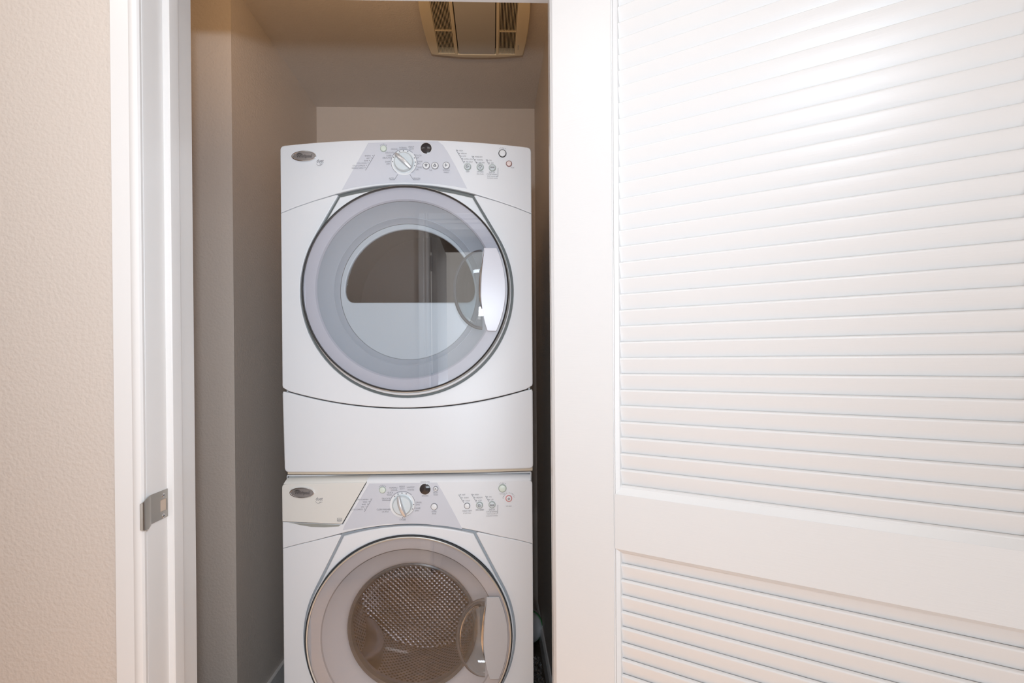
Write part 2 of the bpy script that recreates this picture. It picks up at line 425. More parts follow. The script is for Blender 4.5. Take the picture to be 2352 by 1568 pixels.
# ---- strike plate on the left jamb
def strike_plate():
    t = thing('strike_plate', (XJL, 1.085, 0.945), 'small brushed steel latch strike plate with two screws on the left door jamb', 'strike plate')
    z0, z1 = 0.933, 0.9885
    ya, yb = 1.060, 1.1135
    # plate with the latch hole: build in (y,z) as strips
    xs = XJL + 0.0015
    bm = bmesh.new()
    hy0, hy1, hz0, hz1 = 1.089, 1.1085, 0.9476, 0.9707
    for b in ((ya, yb, z0, hz0), (ya, yb, hz1, z1), (ya, hy0, hz0, hz1), (hy1, yb, hz0, hz1)):
        add_box(bm, XJL, xs, b[0], b[1], b[2], b[3])
    bmesh.ops.remove_doubles(bm, verts=bm.verts, dist=1e-6)
    link('plate', bm_mesh(bm), BRUSH, t)
    box('latch_hole', XJL, XJL + 0.0006, hy0 - 0.0005, hy1 + 0.0005, hz0 - 0.0005, hz1 + 0.0005, mat('worn_wood_recess', (0.62, 0.50, 0.40), 0.7), t)
    # lip, curled round the jamb edge towards the hall
    bm = bmesh.new()
    prof = [(xs, ya), (-0.6515, 1.054), (-0.6500, 1.046), (-0.6485, 1.038), (-0.6480, 1.0325), (-0.6495, 1.0290), (-0.6535, 1.0275)]
    rows = []
    for i, (x, y) in enumerate(prof):
        k = i / (len(prof) - 1); sh = 0.0 + 0.012 * k * k
        row = []
        for dx in (0.0, -0.0014):
            row.append([bm.verts.new((x + dx, y + (0.0012 if dx and i > 2 else 0), z)) for z in (z0 - 0.005 * min(1, k * 3) + sh * 0.3, z0 + 0.010, z1 - 0.010, z1 - sh * 0.8)])
        rows.append(row)
    for A, B in zip(rows, rows[1:]):
        for k in range(3):
            bm.faces.new((A[0][k], A[0][k+1], B[0][k+1], B[0][k])); bm.faces.new((A[1][k], B[1][k], B[1][k+1], A[1][k+1]))
        bm.faces.new((A[0][0], B[0][0], B[1][0], A[1][0])); bm.faces.new((A[0][3], A[1][3], B[1][3], B[0][3]))
    for R in (rows[0], rows[-1]):
        for k in range(3): bm.faces.new((R[0][k], R[1][k], R[1][k+1], R[0][k+1]))
    link('lip', bm_mesh(bm), BRUSH, t, 40)
    for z in (0.9385, 0.9790):
        bm = bmesh.new()
        bmesh.ops.create_uvsphere(bm, u_segments=16, v_segments=8, radius=0.0042)
        for v in bm.verts: v.co = (xs + max(v.co.z, 0) * 0.35, 1.0985 + v.co.x, z + v.co.y)
        s = link('screw', bm_mesh(bm), CHROME, t, 60)
        bm = bmesh.new()
        add_box(bm, xs + 0.0012, xs + 0.00165, 1.0985-0.0022, 1.0985+0.0022, z-0.0004, z+0.0004)
        add_box(bm, xs + 0.0012, xs + 0.00165, 1.0985-0.0004, 1.0985+0.0004, z-0.0022, z+0.0022)
        link('screw_slot', bm_mesh(bm), DARK, s)
strike_plate()

# ---- louvred door, swung open towards the camera
DANG = 0.624; DO = Vector((0.112, 1.0, 0))
ddir = Vector((math.cos(DANG), -math.sin(DANG), 0)); dn = Vector((-math.sin(DANG), -math.cos(DANG), 0))   # dn faces the camera
def dpt(t, n, z): p = DO + ddir * t + dn * n; return (p.x, p.y, z)
def door_louvre():
    t = thing('door_1', (DO.x, DO.y, 0.01), 'white louvred wooden closet door standing open on the right of the opening', 'door')
    t['kind'] = 'structure'
    W, TH, Z0, Z1 = 0.775, 0.035, 0.012, 2.03
    SA = 0.1195; SB = W - 0.1195
    lo0, lo1, up0, up1 = 0.235, 0.9146, 1.0090, 1.915
    def dm(bm):
        for v in bm.verts:
            x, y, z = v.co; v.co = dpt(x, y, z)
    def member(name, tt0, tt1, z0, z1, bev=0.0012):
        bm = bmesh.new(); add_box(bm, tt0, tt1, -TH, 0, z0, z1)
        bmesh.ops.bevel(bm, geom=bm.edges[:], offset=bev, segments=2, affect='EDGES')
        dm(bm); return link(name, bm_mesh(bm), DOORP, t, 40)
    member('stile', 0, SA - 0.001, Z0, Z1, 0.002); member('stile', SB + 0.001, W, Z0, Z1, 0.002)
    e = 0.0002
    member('rail', SA - 0.0013, SB + 0.0013, Z0, lo0, 0.0004)
    member('rail', SA - 0.0013, SB + 0.0013, lo1, up0, 0.0004)
    member('rail', SA - 0.0013, SB + 0.0013, up1, Z1, 0.0004)
    # sloped sticking round each louvre opening
    def sticking(z0, z1):
        w, d = 0.0062, 0.0095
        for kind in range(4):
            bm = bmesh.new()
            if kind < 2:
                s = 1 if kind == 0 else -1; x0 = SA if kind == 0 else SB
                a = [(x0, -0.001), (x0 + s*w, -0.001 - d*0.55), (x0 + s*w, -TH + 0.002), (x0, -TH + 0.002)]
                va = [bm.verts.new((x, y, z0)) for x, y in a]; vb = [bm.verts.new((x, y, z1)) for x, y in a]
            else:
                s = 1 if kind == 2 else -1; zz = z0 if kind == 2 else z1
                if kind == 2 and z0 > 0.9: w = 0.0125
                a = [(zz, -0.001), (zz + s*w, -0.001 - d*(1.0 if kind == 2 else 0.55)), (zz + s*w, -TH + 0.002), (zz, -TH + 0.002)]
                va = [bm.verts.new((SA, y, z)) for z, y in a]; vb = [bm.verts.new((SB, y, z)) for z, y in a]
            for i in range(4):
                j = (i+1) % 4; bm.faces.new((va[i], va[j], vb[j], vb[i]))
            bm.faces.new(va); bm.faces.new(vb[::-1])
            dm(bm); link('moulding', bm_mesh(bm), DOORP, t)
    sticking(lo0, lo1); sticking(up0, up1)
    # slats: upper edge forward, face looking out and slightly down
    phi = math.radians(17); wd, ht = 0.0335, 0.0064
    def slat_mesh():
        bm = bmesh.new()
        sx0, sx1 = SA + 0.002, SB - 0.002
        dv = Vector((math.sin(phi), math.cos(phi)))       # (n, z) direction up the slat
        nv = Vector((math.cos(phi), -math.sin(phi)))      # outward normal
        top = Vector((-0.0085, 0.0))
        prof = []
        c = [top, top - dv * wd, top - dv * wd - nv * ht, top - nv * ht]
        prof = rounded([tuple(q) for q in c], [0.0026, 0.001, 0.001, 0.001], 3)
        a = [bm.verts.new((sx0, n, z)) for n, z in prof]; b = [bm.verts.new((sx1, n, z)) for n, z in prof]
        k = len(prof)
        for i in range(k):
            j = (i+1) % k; bm.faces.new((a[i], a[j], b[j], b[i]))
        bm.faces.new(a); bm.faces.new(b[::-1]); dm(bm)
        me = bm_mesh(bm, 'slat'); me.materials.append(DOORP)
        me.shade_smooth(); me.set_sharp_from_angle(angle=math.radians(35)); return me
    sm = slat_mesh()
    zs = [1.0495 + 0.02755 * k for k in range(32) if 1.0495 + 0.02755 * k < up1] + [0.8852 - 0.02755 * k for k in range(24) if 0.8852 - 0.02755 * k > lo0 + 0.01]
    zs += [0.8852 + 0.02755, 1.0495 - 0.02755, up1 + 0.004]
    for z in zs:
        o = bpy.data.objects.new('louver_slat', sm); C.objects.link(o); o.parent = t
        o.matrix_parent_inverse = Matrix.Translation(-Vector(ORG[t.name])); o.location = (0, 0, z)
    # hinges on the edge by the jamb
    for z in (0.25, 1.05, 1.80):
        bm = bmesh.new(); bmesh.ops.create_cone(bm, cap_ends=True, segments=16, radius1=0.006, radius2=0.006, depth=0.09)
        q = dpt(-0.004, -TH - 0.004, z)
        for v in bm.verts: v.co += Vector(q)
        link('hinge', bm_mesh(bm), BRUSH, t, 40)
door_louvre()

# ---- doorway behind the camera, seen mirrored in the dryer door
fb = thing('door_frame', (DX0, YBK, 0), 'white door casing behind the camera, mirrored in the dryer door glass', 'door frame')
pc = [(-0.062, 0), (-0.062, 0.012), (-0.055, 0.017), (-0.030, 0.016), (-0.026, 0.010), (-0.018, 0.010), (-0.014, 0.016), (-0.004, 0.016), (0, 0.008), (0, 0)]
prism_z('casing', [(DX0 + x, YBK + y) for x, y in pc], 0, ZH+0.062, WHITE_TRIM, fb, 25)
prism_z('casing', [(DX1 - x, YBK + y) for x, y in pc][::-1], 0, ZH+0.062, WHITE_TRIM, fb, 25)
prism_x('head_casing', [(YBK + y, ZH - x) for x, y in pc], DX0, DX1, WHITE_TRIM, fb, 25)
prism_z('jamb', [(DX0-0.018, YBK-0.12), (DX0, YBK-0.12), (DX0, YBK), (DX0-0.018, YBK)], 0, ZH, WHITE_TRIM, fb)
prism_z('jamb', [(DX1, YBK-0.12), (DX1+0.018, YBK-0.12), (DX1+0.018, YBK), (DX1, YBK)], 0, ZH, WHITE_TRIM, fb)
prism_x('head_jamb', [(YBK-0.12, ZH), (YBK, ZH), (YBK, ZH+0.018), (YBK-0.12, ZH+0.018)], DX0-0.018, DX1+0.018, WHITE_TRIM, fb)
db = thing('door_2', (DX0 + 0.02, YBK-0.12, 0.01), 'white room door standing open behind the camera', 'door'); db['kind'] = 'structure'
box('door_leaf', DX0 + 0.004, DX0 + 0.039, YBK - 0.12 - 0.76, YBK - 0.125, 0.01, 2.03, DOORP, db, bev=0.002)
for z in (0.3, 1.06, 1.78):
    box('hinge', DX0 + 0.001, DX0 + 0.012, YBK - 0.128, YBK - 0.075, z, z + 0.09, BRUSH, db)

# ------------------------------------------------------------------ appliances
def outline_from(px_list): return [F(*p) for p in px_list]
def pu(n, cz=0): return n / 838.0       # a measured length on the machine front, in metres

def frame_outline(cz, r, dz_top, dz_sh, half_sh, cu=0.0):
    """door surround: circle below, shoulders and a shallow arch on top (counter-clockwise)"""
    # tangent from the shoulder point to the circle
    sx, sz = half_sh, dz_sh
    d = math.hypot(sx, sz); base = math.atan2(sz, sx); off = math.acos(min(1, r / d))
    ta = base - off                       # tangent angle on the right side
    pts = []
    a = ta - 0.0
    n = 72
    start, end = ta, -PI - ta             # clockwise from right tangent, under, to left tangent
    arc = [(cu + r*math.cos(start + (end-start)*i/n), cz + r*math.sin(start + (end-start)*i/n)) for i in range(n+1)]
    top = arc3((cu - sx, cz + sz), (cu, cz + dz_top), (cu + sx, cz + sz), 28)
    pts = arc + top                       # right tangent -> bottom -> left tangent -> left shoulder -> right shoulder
    pts = pts[::-1]
    # ease the shoulder corners
    res = []
    for i, p in enumerate(pts):
        res.append(p)
    return res
def ccw(pts):
    a = sum(pts[i-1][0]*pts[i][1] - pts[i][0]*pts[i-1][1] for i in range(len(pts)))
    return pts if a > 0 else pts[::-1]

def seam_pts(pxs, n=16):
    """smooth polyline through measured points"""
    pts = [Vector(F(*p)) for p in pxs]; out = []
    for i in range(len(pts) - 1):
        p0 = pts[max(i-1, 0)]; p1 = pts[i]; p2 = pts[i+1]; p3 = pts[min(i+2, len(pts)-1)]
        for k in range(n):
            t = k / n
            out.append(tuple(0.5*((2*p1) + (-p0+p2)*t + (2*p0-5*p1+4*p2-p3)*t*t + (-p0+3*p1-3*p2+p3)*t**3)))
    out.append(tuple(pts[-1])); return out

def badge(t, px, py):
    u, z = F(px, py)
    b = panel('badge', [ellipse(u, z, pu(27.5), pu(11))], -0.0042, 0.004, BADGE, t, bev=0.0012, step=0)
    panel('badge_rim', [ellipse(u, z, pu(28.5), pu(12)), ellipse(u, z, pu(26.0), pu(9.6))], -0.0050, 0.0045, CHROME, b, bev=0.0006, step=0)
    sw = arc3((u - pu(15), z + pu(4)), (u - pu(9), z + pu(6.2)), (u - pu(4), z + pu(2.5)), 10)
    lettering('badge_lettering', [('Whirlpool', u + pu(1), z - pu(0.3), pu(10.5), 'CENTER', 0.0, 0.00008)], b, INKD, -0.0045,
              extra=[(sw, pu(1.6)), (arc3((u - pu(16), z + pu(3)), (u - pu(11), z + pu(5)), (u - pu(8), z + pu(1.5)), 8), pu(1.0))])

def round_button(t, px, py, r, m, ring=INK, proud=0.004, name='push_button', icon=None, ringw=1.2):
    u, z = F(px, py); y = bow(u); R = pu(r)
    b = ring_lathe(name, [(R*0.98, y+0.001), (R*0.98, y-proud+0.0012), (R*0.90, y-proud+0.0002), (R*0.6, y-proud-0.0003), (0, y-proud-0.0004)], XC+u, z, m, t, n=32)
    if ring is not None:
        ring_lathe('button_ring', [(R*1.0, y+0.001), (R*1.0, y-0.0012), (R+pu(ringw), y-0.0012), (R+pu(ringw), y+0.001)], XC+u, z, ring, b, n=32)
    if icon:
        ex = []
        if icon == 'down': ex = [([(u-R*.4, z+R*.3), (u+R*.4, z+R*.3), (u, z-R*.4), (u-R*.4, z+R*.3)], R*.28)]
        if icon == 'up': ex = [([(u-R*.45, z-R*.3), (u+R*.45, z-R*.3), (u, z+R*.45), (u-R*.45, z-R*.3)], R*.28)]
        if icon == 'bars': ex = [([(u-R*.2, z-R*.45), (u-R*.2, z+R*.45)], R*.3), ([(u+R*.2, z-R*.35), (u+R*.2, z+R*.2)], R*.25)]
        if icon == 'dot': ex = [(arcpts(u, z, R*.35, 0, 360, 12), R*.25)]
        if icon == 'dash': ex = [([(u-R*.5, z), (u+R*.5, z)], R*.3), ([(u-R*.5, z+R*.25), (u-R*.5, z-R*.25)], R*.18), ([(u+R*.5, z+R*.25), (u+R*.5, z-R*.25)], R*.18)]
        if icon == 'curl': ex = [(arcpts(u, z, R*.45, 60, 270, 10), R*.2), ([(u-R*.1, z-R*.1), (u+R*.5, z-R*.1)], R*.2)]
        if icon == 'bell': ex = [(arcpts(u, z+R*.05, R*.42, -20, 200, 10), R*.22), ([(u-R*.15, z-R*.4), (u+R*.15, z-R*.4)], R*.3)]
        lettering('button_icon', [], b, INK, -proud-0.0009, extra=ex)
    return b

def dial(t, px, py, rk, ang, parent_label='dial', curved=0.0):
    """round selector with a raised bar across it"""
    u, z = F(px, py); y = bow(u); R = pu(rk)
    k = ring_lathe('cycle_dial', [(R*1.12, y+0.001), (R*1.12, y-0.0015), (R*1.02, y-0.002), (R*0.98, y-0.010), (R*0.90, y-0.0122), (R*0.5, y-0.0130), (0, y-0.0132)], XC+u, z, KNOBP, t, n=64, smooth=40)
    ring_lathe('dial_band', [(pu(28.6), y+0.001), (pu(28.6), y-0.0010), (R*1.05, y-0.0010), (R*1.05, y+0.001)], XC+u, z, BUTW, k, n=64)
    # grip: bar tapering at the ends
    L, Wd = R*1.08, R*0.25
    bm = bmesh.new(); rows = []
    N = 16
    for i in range(N+1):
        s = -1 + 2*i/N
        w = Wd * (1 - 0.35*abs(s)**3) ; hgt = 0.010 * (1 - 0.55*s*s) + 0.003
        cx, cz = s*L, curved * (1 - s*s) * R
        row = []
        for q in ((-1, 0), (-0.92, 0.6), (-0.55, 0.95), (0, 1), (0.55, 0.95), (0.92, 0.6), (1, 0)):
            a, b = cx, cz + q[0]*w
            rx, rz = a*math.cos(ang) - b*math.sin(ang), a*math.sin(ang) + b*math.cos(ang)
            row.append(bm.verts.new((XC+u+rx, y-0.0115-q[1]*hgt, z+rz)))
        rows.append(row)
    for A, B in zip(rows, rows[1:]):
        for j in range(6): bm.faces.new((A[j], A[j+1], B[j+1], B[j]))
    bm.faces.new(rows[0]); bm.faces.new(rows[-1][::-1])
    link('grip', bm_mesh(bm), SATIN, k, 45)
    return u, z, R

def handle_set(dp, cz, rg, yg, lean=0.0):
    """handle at the right of the round door: opaque plate, chrome edge, smoked pocket behind"""
    zt, zb = cz + pu(92), cz - pu(96)
    r = rg - 0.006
    # plate: left edge bows to the left of x = ..., right edge follows the circle
    left = arc3((pu(177), zt - 0.0), (pu(168), (zt+zb)/2 + pu(2)), (pu(180), zb + pu(8)), 16)
    left = left[:-1] + [(pu(183), zb + pu(1)), (pu(190), zb)]
    a0 = math.asin((zb - cz) / r); a1 = math.asin((zt - cz) / r)
    right = [(r*math.cos(a0+(a1-a0)*i/16), cz + r*math.sin(a0+(a1-a0)*i/16)) for i in range(17)]
    flat = lambda u: yg
    pl = panel('handle_plate', [ccw(left + right)], -0.0045, 0.005, mats_handle, dp, bev=0.0012, surf=flat, step=0)
    # chrome edge: thin curved strip
    bm = bmesh.new(); pts = arc3((pu(177.5), zt - pu(4)), (pu(167.5), (zt+zb)/2 + pu(8)), (pu(172), zb + pu(42)), 20); rows = []
    for i, (x, z) in enumerate(pts):
        w = pu(2.6) * math.sin(PI*(i+0.6)/(len(pts)+0.2)) + 0.0004
        rows.append([bm.verts.new((XC+x-w, yg-0.001, z)), bm.verts.new((XC+x-w*0.2, yg-0.0072, z)), bm.verts.new((XC+x+w*0.8, yg-0.0065, z)), bm.verts.new((XC+x+w, yg-0.001, z))])
    for A, B in zip(rows, rows[1:]):
        for j in range(3): bm.faces.new((A[j], A[j+1], B[j+1], B[j]))
    link('handle_edge', bm_mesh(bm), CHROME, pl, 50)
    # pocket: half bowl pressed into the glass behind the plate's left edge
    bm = bmesh.new(); cxp, czp = pu(172), (zt+zb)/2 - pu(0); rows = []
    A_, B_ = pu(66), pu(91)
    for i in range(13):
        e = i/12*PI/2
        row = []
        for j in range(41):
            th = PI/2 + PI*j/40
            row.append(bm.verts.new((XC + cxp + A_*math.cos(e)*math.cos(th) , yg + 0.001 + 0.034*math.sin(e), czp + B_*math.cos(e)**0.9*math.sin(th))))
        rows.append(row)
    for A, B in zip(rows, rows[1:]):
        for j in range(40):
            try: bm.faces.new((A[j], A[j+1], B[j+1], B[j]))
            except Exception: pass
    bmesh.ops.remove_doubles(bm, verts=bm.verts, dist=1e-5)
    o = link('handle_pocket', bm_mesh(bm), POCKET, dp, 60)
    # flanged rim of the pocket
    return pl

def d_window(cz, r, zflat, cu, n=60, rc=0.022):
    """circle with a flat chord below, rounded corners"""
    h = zflat - cz; half = math.sqrt(r*r - h*h)
    a0 = math.atan2(h, half)
    pts = [(cu + r*math.cos(a0+(PI-2*a0)*i/n), cz + r*math.sin(a0+(PI-2*a0)*i/n)) for i in range(n+1)]
    # trim corners
    pts = pts[3:-3]
    L, Rr = pts[-1], pts[0]
    lo_l = [(L[0]*(1-t)**2 + (cu-half*0.995)*2*t*(1-t) + (cu-half+rc)*t*t, L[1]*(1-t)**2 + zflat*2*t*(1-t) + zflat*t*t) for t in [k/6 for k in range(1, 7)]]
    lo_r = [((cu+half-rc)*(1-t)**2 + (cu+half*0.995)*2*t*(1-t) + Rr[0]*t*t, zflat*(1-t)**2 + zflat*2*t*(1-t) + Rr[1]*t*t) for t in [k/6 for k in range(0, 6)]]
    return ccw(pts + lo_l + lo_r)

TX = lambda s, px, py, sz=5.3, al='CENTER', ang=0.0: (s, *F(px, py), pu(sz), al, ang, 0.0)
def ARC(word, px, py, r, size, step):
    u, z = F(px, py); n = len(word); out = []
    for i, ch in enumerate(word):
        a = math.radians(90 - (i - (n-1)/2) * step)
        out.append((ch, u + pu(r)*math.cos(a), z + pu(r)*math.sin(a), pu(size), 'CENTER', a - PI/2, 0.0))
    return out
def LN(x0, y0, x1, y1, w=0.9): return (*F(x0, y0), *F(x1, y1), pu(w))

# =============================== DRYER ===============================
dry = thing('dryer', (XC, YD + 0.39, 0.931), 'white front-loading clothes dryer stacked on top, round clear door and plain lower panel', 'dryer')
uL, uR = -HALF, HALF
zTopE = F(643, 335)[1]; zTopM = F(932, 320)[1]
zSeamE = F(642, 489)[1]
zLowE = F(645, 894)[1]; zLowM = F(932, 936)[1]
zBot = 0.9385
DCZ = F(928, 663, -0.02)[1]               # door centre height
RG = 0.2745                                # glass radius
# cabinet behind the fronts
shell('cabinet', XC-HALF+0.004, XC+HALF-0.004, YD+0.012, YD+0.775, 0.9425, zTopE-0.008, APPL, dry, 0.008)
panel('base_strip', [[(uL+0.012, 0.9330), (uR-0.002, 0.9330), (uR-0.002, 0.945), (uL+0.012, 0.945)]], 0.003, 0.016, BEIGE, dry, bev=0.0004)
for (fx, fy) in ((-0.3, 0.06), (0.3, 0.06), (-0.3, 0.72), (0.3, 0.72)):
    bmf = bmesh.new(); bmesh.ops.create_cone(bmf, cap_ends=True, segments=20, radius1=0.018, radius2=0.018, depth=0.012)
    for v in bmf.verts: v.co += Vector((XC+fx, YD+fy+0.02, 0.9350))
    link('foot', bm_mesh(bmf), BLACKR, dry, 40)
surround = frame_outline(DCZ - 0.003, 0.2915, F(930, 427)[1]-DCZ+0.003, F(776, 448)[1]-DCZ+0.003, 0.184)
sm_sur = ccw(surround)
gap = 0.0065
def top_line(n=30):
    return [(uL + (uR-uL)*i/n, zTopE + (zTopM-zTopE)*(1-(2*i/n-1)**2)) for i in range(n+1)]
# seam under the control panel: sides slope up to the shoulders, then the arch over the door
zsh = F(776, 446)[1]
arch = arc3((-0.190, zsh+0.001), (0, F(930, 423)[1]), (0.190, zsh+0.001), 28)
def side_curve(s):      # from the outer edge up to the shoulder
    pts = [(s*HALF, zSeamE), (s*0.30, zSeamE + (zsh-zSeamE)*0.33), (s*0.25, zSeamE + (zsh-zSeamE)*0.66), (s*0.190, zsh+0.001)]
    return pts
cp_out = side_curve(-1)[:-1] + arch + side_curve(1)[::-1][1:]
tl = top_line()
cpan = ccw(cp_out + rounded([(uR, zSeamE+0.05), (uR, zTopE), tl[-3]], [0, 0.011, 0])[0:0] + [(uR, zTopE-0.011), (uR-0.001, zTopE-0.006), (uR-0.0045, zTopE-0.0015), (uR-0.011, zTopE+0.0008)] + tl[::-1][2:-2] + [(uL+0.011, zTopE+0.0008), (uL+0.0045, zTopE-0.0015), (uL+0.001, zTopE-0.006), (uL, zTopE-0.011)])
cp = panel('control_panel', [cpan], 0.0, 0.024, APPL, dry, bev=0.0026)
# front panel with the cut-out for the door; its top edge follows the seam 1.6 mm lower
s_g = 0.0008
hole = sm_sur
low = arc3((uL, zLowE), (0, zLowM), (uR, zLowE), 36)
tp_l = [(u, z - s_g) for u, z in side_curve(-1)]; tp_r = [(u, z - s_g) for u, z in side_curve(1)]
# two halves would show a joint, so the opening is cut through the top edge between the shoulders
hpts = hole[:]
zcut = zsh - 0.004
body_hole = [p for p in hpts]
top_run = [p for p in tp_l[:-1]] + [(-0.190, zsh - s_g)] 
# walk the opening from the left shoulder down and round to the right shoulder
arc_part = [p for p in hpts if not (abs(p[0]) < 0.1835 and p[1] > zsh - 0.012)]
arc_part = sorted(arc_part, key=lambda p: (math.atan2(p[0], -(p[1]-DCZ))))
fr_out = top_run + arc_part + [(0.190, zsh - s_g)] + tp_r[::-1][1:]
lo = low[::-1]
fr_out = ccw(fr_out + [(uR, zLowE+0.010), (uR-0.002, zLowE+0.004)] + lo[1:-1] + [(uL+0.002, zLowE+0.004), (uL, zLowE+0.010)])
fp = panel('front_panel', [fr_out], 0.0, 0.022, APPL, dry, bev=0.0026)
# dark back plate that closes the seams
back = [(uL+0.003, 0.945), (uR-0.003, 0.945), (uR-0.003, zTopE-0.01), (uL+0.003, zTopE-0.01)]
panel('seam_backing', [ccw(back), circle(0, DCZ, 0.262, 72)], 0.0155, 0.004, mat('brown_seam_gasket', (0.10, 0.075, 0.055), 0.8), dry, bev=0.0002)
# lower panel
lp = [(u, z - 0.003) for u, z in low]
lpan = ccw(lp[1:-1] + [(uR-0.002, zLowE-0.006), (uR, zLowE-0.012)] + rounded([(uR, 1.0), (uR-0.0, zBot+0.001), (0, zBot)], [0, 0.012, 0])[1:-1] + rounded([(0, zBot), (uL+0.005, zBot), (uL, 1.0)], [0, 0.012, 0])[1:-1] + [(uL, zLowE-0.012), (uL+0.002, zLowE-0.006)])
panel('lower_panel', [lpan], -0.001, 0.022, APPL, dry, bev=0.004)
# grooved channel round the door
chan = offset_poly(sm_sur, 0.003)
panel('door_channel', [ccw(chan), ccw(offset_poly(sm_sur, -0.016))], 0.0095, 0.004, GROOVE, dry, bev=0.0005)
# the door
dpo = ccw(offset_poly(sm_sur, -gap))
dp = panel('door_panel', [dpo, circle(0.0, DCZ, 0.2800, 120)], 0.0015, 0.018, APPL, dry, bev=0.0035)
yg = bow(0) - 0.016                          # front of the clear door
ring_lathe('silver_ring', [(0.2835, YD+0.004), (0.2820, bow(0)+0.006), (0.2796, bow(0)-0.010), (0.2786, yg+0.001), (0.2776, yg+0.0005), (0.2770, yg+0.006)], XC, DCZ, SILVER, dp, n=128)
ring_lathe('black_seal', [(0.2776, yg+0.0050), (0.2772, yg-0.0016), (0.2755, yg-0.0030), (0.2738, yg-0.0020), (0.2735, yg+0.004)], XC, DCZ, BLACKR, dp, n=128)
ring_lathe('clear_door', [(0.2736, yg-0.0010), (0.20, yg-0.0014), (0.10, yg-0.0019), (0, yg-0.0020)], XC, DCZ, GLASS, dp, n=128, smooth=60)
ring_lathe('outer_band', [(0.2752, yg+0.004), (0.2735, yg+0.006), (0.2500, yg+0.007), (0.2440, yg+0.008), (0.2400, yg+0.012)], XC, DCZ, LAV, dp, n=128)
# dish: steps down to the D-shaped window
dish_prof = [(0.2402, yg+0.012), (0.2370, yg+0.017), (0.2220, yg+0.033), (0.2052, yg+0.044), (0.2045, yg+0.0428), (0.2036, yg+0.0428), (0.2028, yg+0.0445), (0.1900, yg+0.055)]
ring_lathe('dish', dish_prof, XC, DCZ-0.001, DISH, dp, n=128, smooth=40)
yw = yg + 0.055
zfl = F(930, 695.5, 0.05)[1]
dw = d_window(DCZ - 0.006, 0.180, zfl, 0.004)
flat_w = lambda u: yw
panel('window_surround', [circle(0, DCZ-0.001, 0.1905, 96), dw], 0.0, 0.012, DISHI, dp, bev=0.0035, surf=flat_w, step=0)
panel('window_glass', [ccw(offset_poly(dw, 0.003))], 0.009, 0.002, SMOKE, dp, bev=0.0002, surf=flat_w, step=0)
mats_handle = mat('pale_lavender_handle_plastic', (0.60, 0.60, 0.66), 0.3)
handle_set(dp, DCZ, RG, yg)
# dim drum behind the window
ring_lathe('drum', [(0.215, YD+0.07), (0.262, YD+0.09), (0.262, YD+0.56), (0.0, YD+0.57)], XC, DCZ+0.01, DRUMD, dry, n=64)
# control inlay, print, dial and buttons
yo = -0.0006
inl = ccw([F(*p) for p in ((846, 328), (1006, 324.5), (1018, 334), (1031, 354), (1046, 381), (1073, 433), (1040, 427), (1000, 422), (960, 420), (930, 419), (895, 420), (850, 424.5), (815, 430), (785, 436.5))])
inlay = panel('control_inlay', [inl], yo, 0.003, INLAY, cp, bev=0.0004)
S1 = [TX('CASUAL', 906, 343), TX('NORMAL', 926, 340), TX('HEAVY', 945, 337.8), TX('DUTY', 945.5, 342.9), TX('DELICATE', 895, 351), TX('SUPER', 893.6, 357.8),
      TX('DELICATE', 888.5, 362.8), TX('DAMP', 890.6, 371.6), TX('DRY', 892, 376.6), TX('TOUCH', 960.5, 357.6), TX('UP', 959.5, 362.8), TX('QUICK', 964, 371.2), TX('DRY', 962, 376.4),
      TX('TIMED', 963.8, 384.8), TX('DRY', 959, 390), TX('AUTO', 899.5, 410), TX('MANUAL', 957.5, 410), TX('WRINKLE', 1025, 391.2, 4.6), TX('SHIELD', 1025, 396.2, 4.6), TX('TIME', 989, 391.5, 4.2),
      
      TX('SENSING', 852, 358.3, 4.4, 'RIGHT'), TX('WET', 849.5, 364, 4.4, 'RIGHT'), TX('DAMP', 846, 369.6, 4.4, 'RIGHT'), TX('COOL DOWN', 842.5, 375.2, 4.4, 'RIGHT'), TX('CYCLE COMPLETE', 839, 380.8, 4.4, 'RIGHT'), TX('WRINKLE SHIELD', 835.5, 386.4, 4.4, 'RIGHT'),
      TX('HIGH', 1054.5, 346.3, 4.4, 'LEFT'), TX('MEDIUM', 1058.5, 352.9, 4.4, 'LEFT'), TX('LOW', 1062.5, 359, 4.4, 'LEFT'), TX('EXTRA LOW', 1066, 365.8, 4.4, 'LEFT'), TX('AIR ONLY', 1070.3, 372, 4.4, 'LEFT'),
      TX('MORE DRY', 1091, 360.5, 4.4, 'LEFT'), TX('NORMAL', 1095, 367.3, 4.4, 'LEFT'), TX('LESS DRY', 1099, 374, 4.4, 'LEFT'), TX('ON', 1123.5, 368.7, 4.4, 'LEFT'), TX('OFF', 1127.5, 375, 4.4, 'LEFT'),
      TX('TEMP', 1074, 394.5, 4.6), TX('DRYNESS', 1103, 394.8, 4.6), TX('Auto Cycles', 1103, 399.6, 4.0), TX('END OF', 1130, 396.3, 4.6), TX('CYCLE SIGNAL', 1130, 400.8, 4.6),
      TX('Hold 3 seconds to', 1130, 405, 3.6), TX('lock/unlock controls', 1131, 409.2, 3.6), TX('STOP', 1177, 385.5, 4.0),
      ('duet', *F(735, 370), pu(11), 'CENTER', 0.0, 0.0001, 0.2), TX('sport', 738, 376.5, 4.2)]
S1 += ARC('POWER', 881, 341.5, 9.8, 4.2, 21) + ARC('START', 1154, 352.5, 12.2, 4.2, 16)
du, dz_, dR = dial(cp, 928, 373.5, 21.5, math.radians(-43))
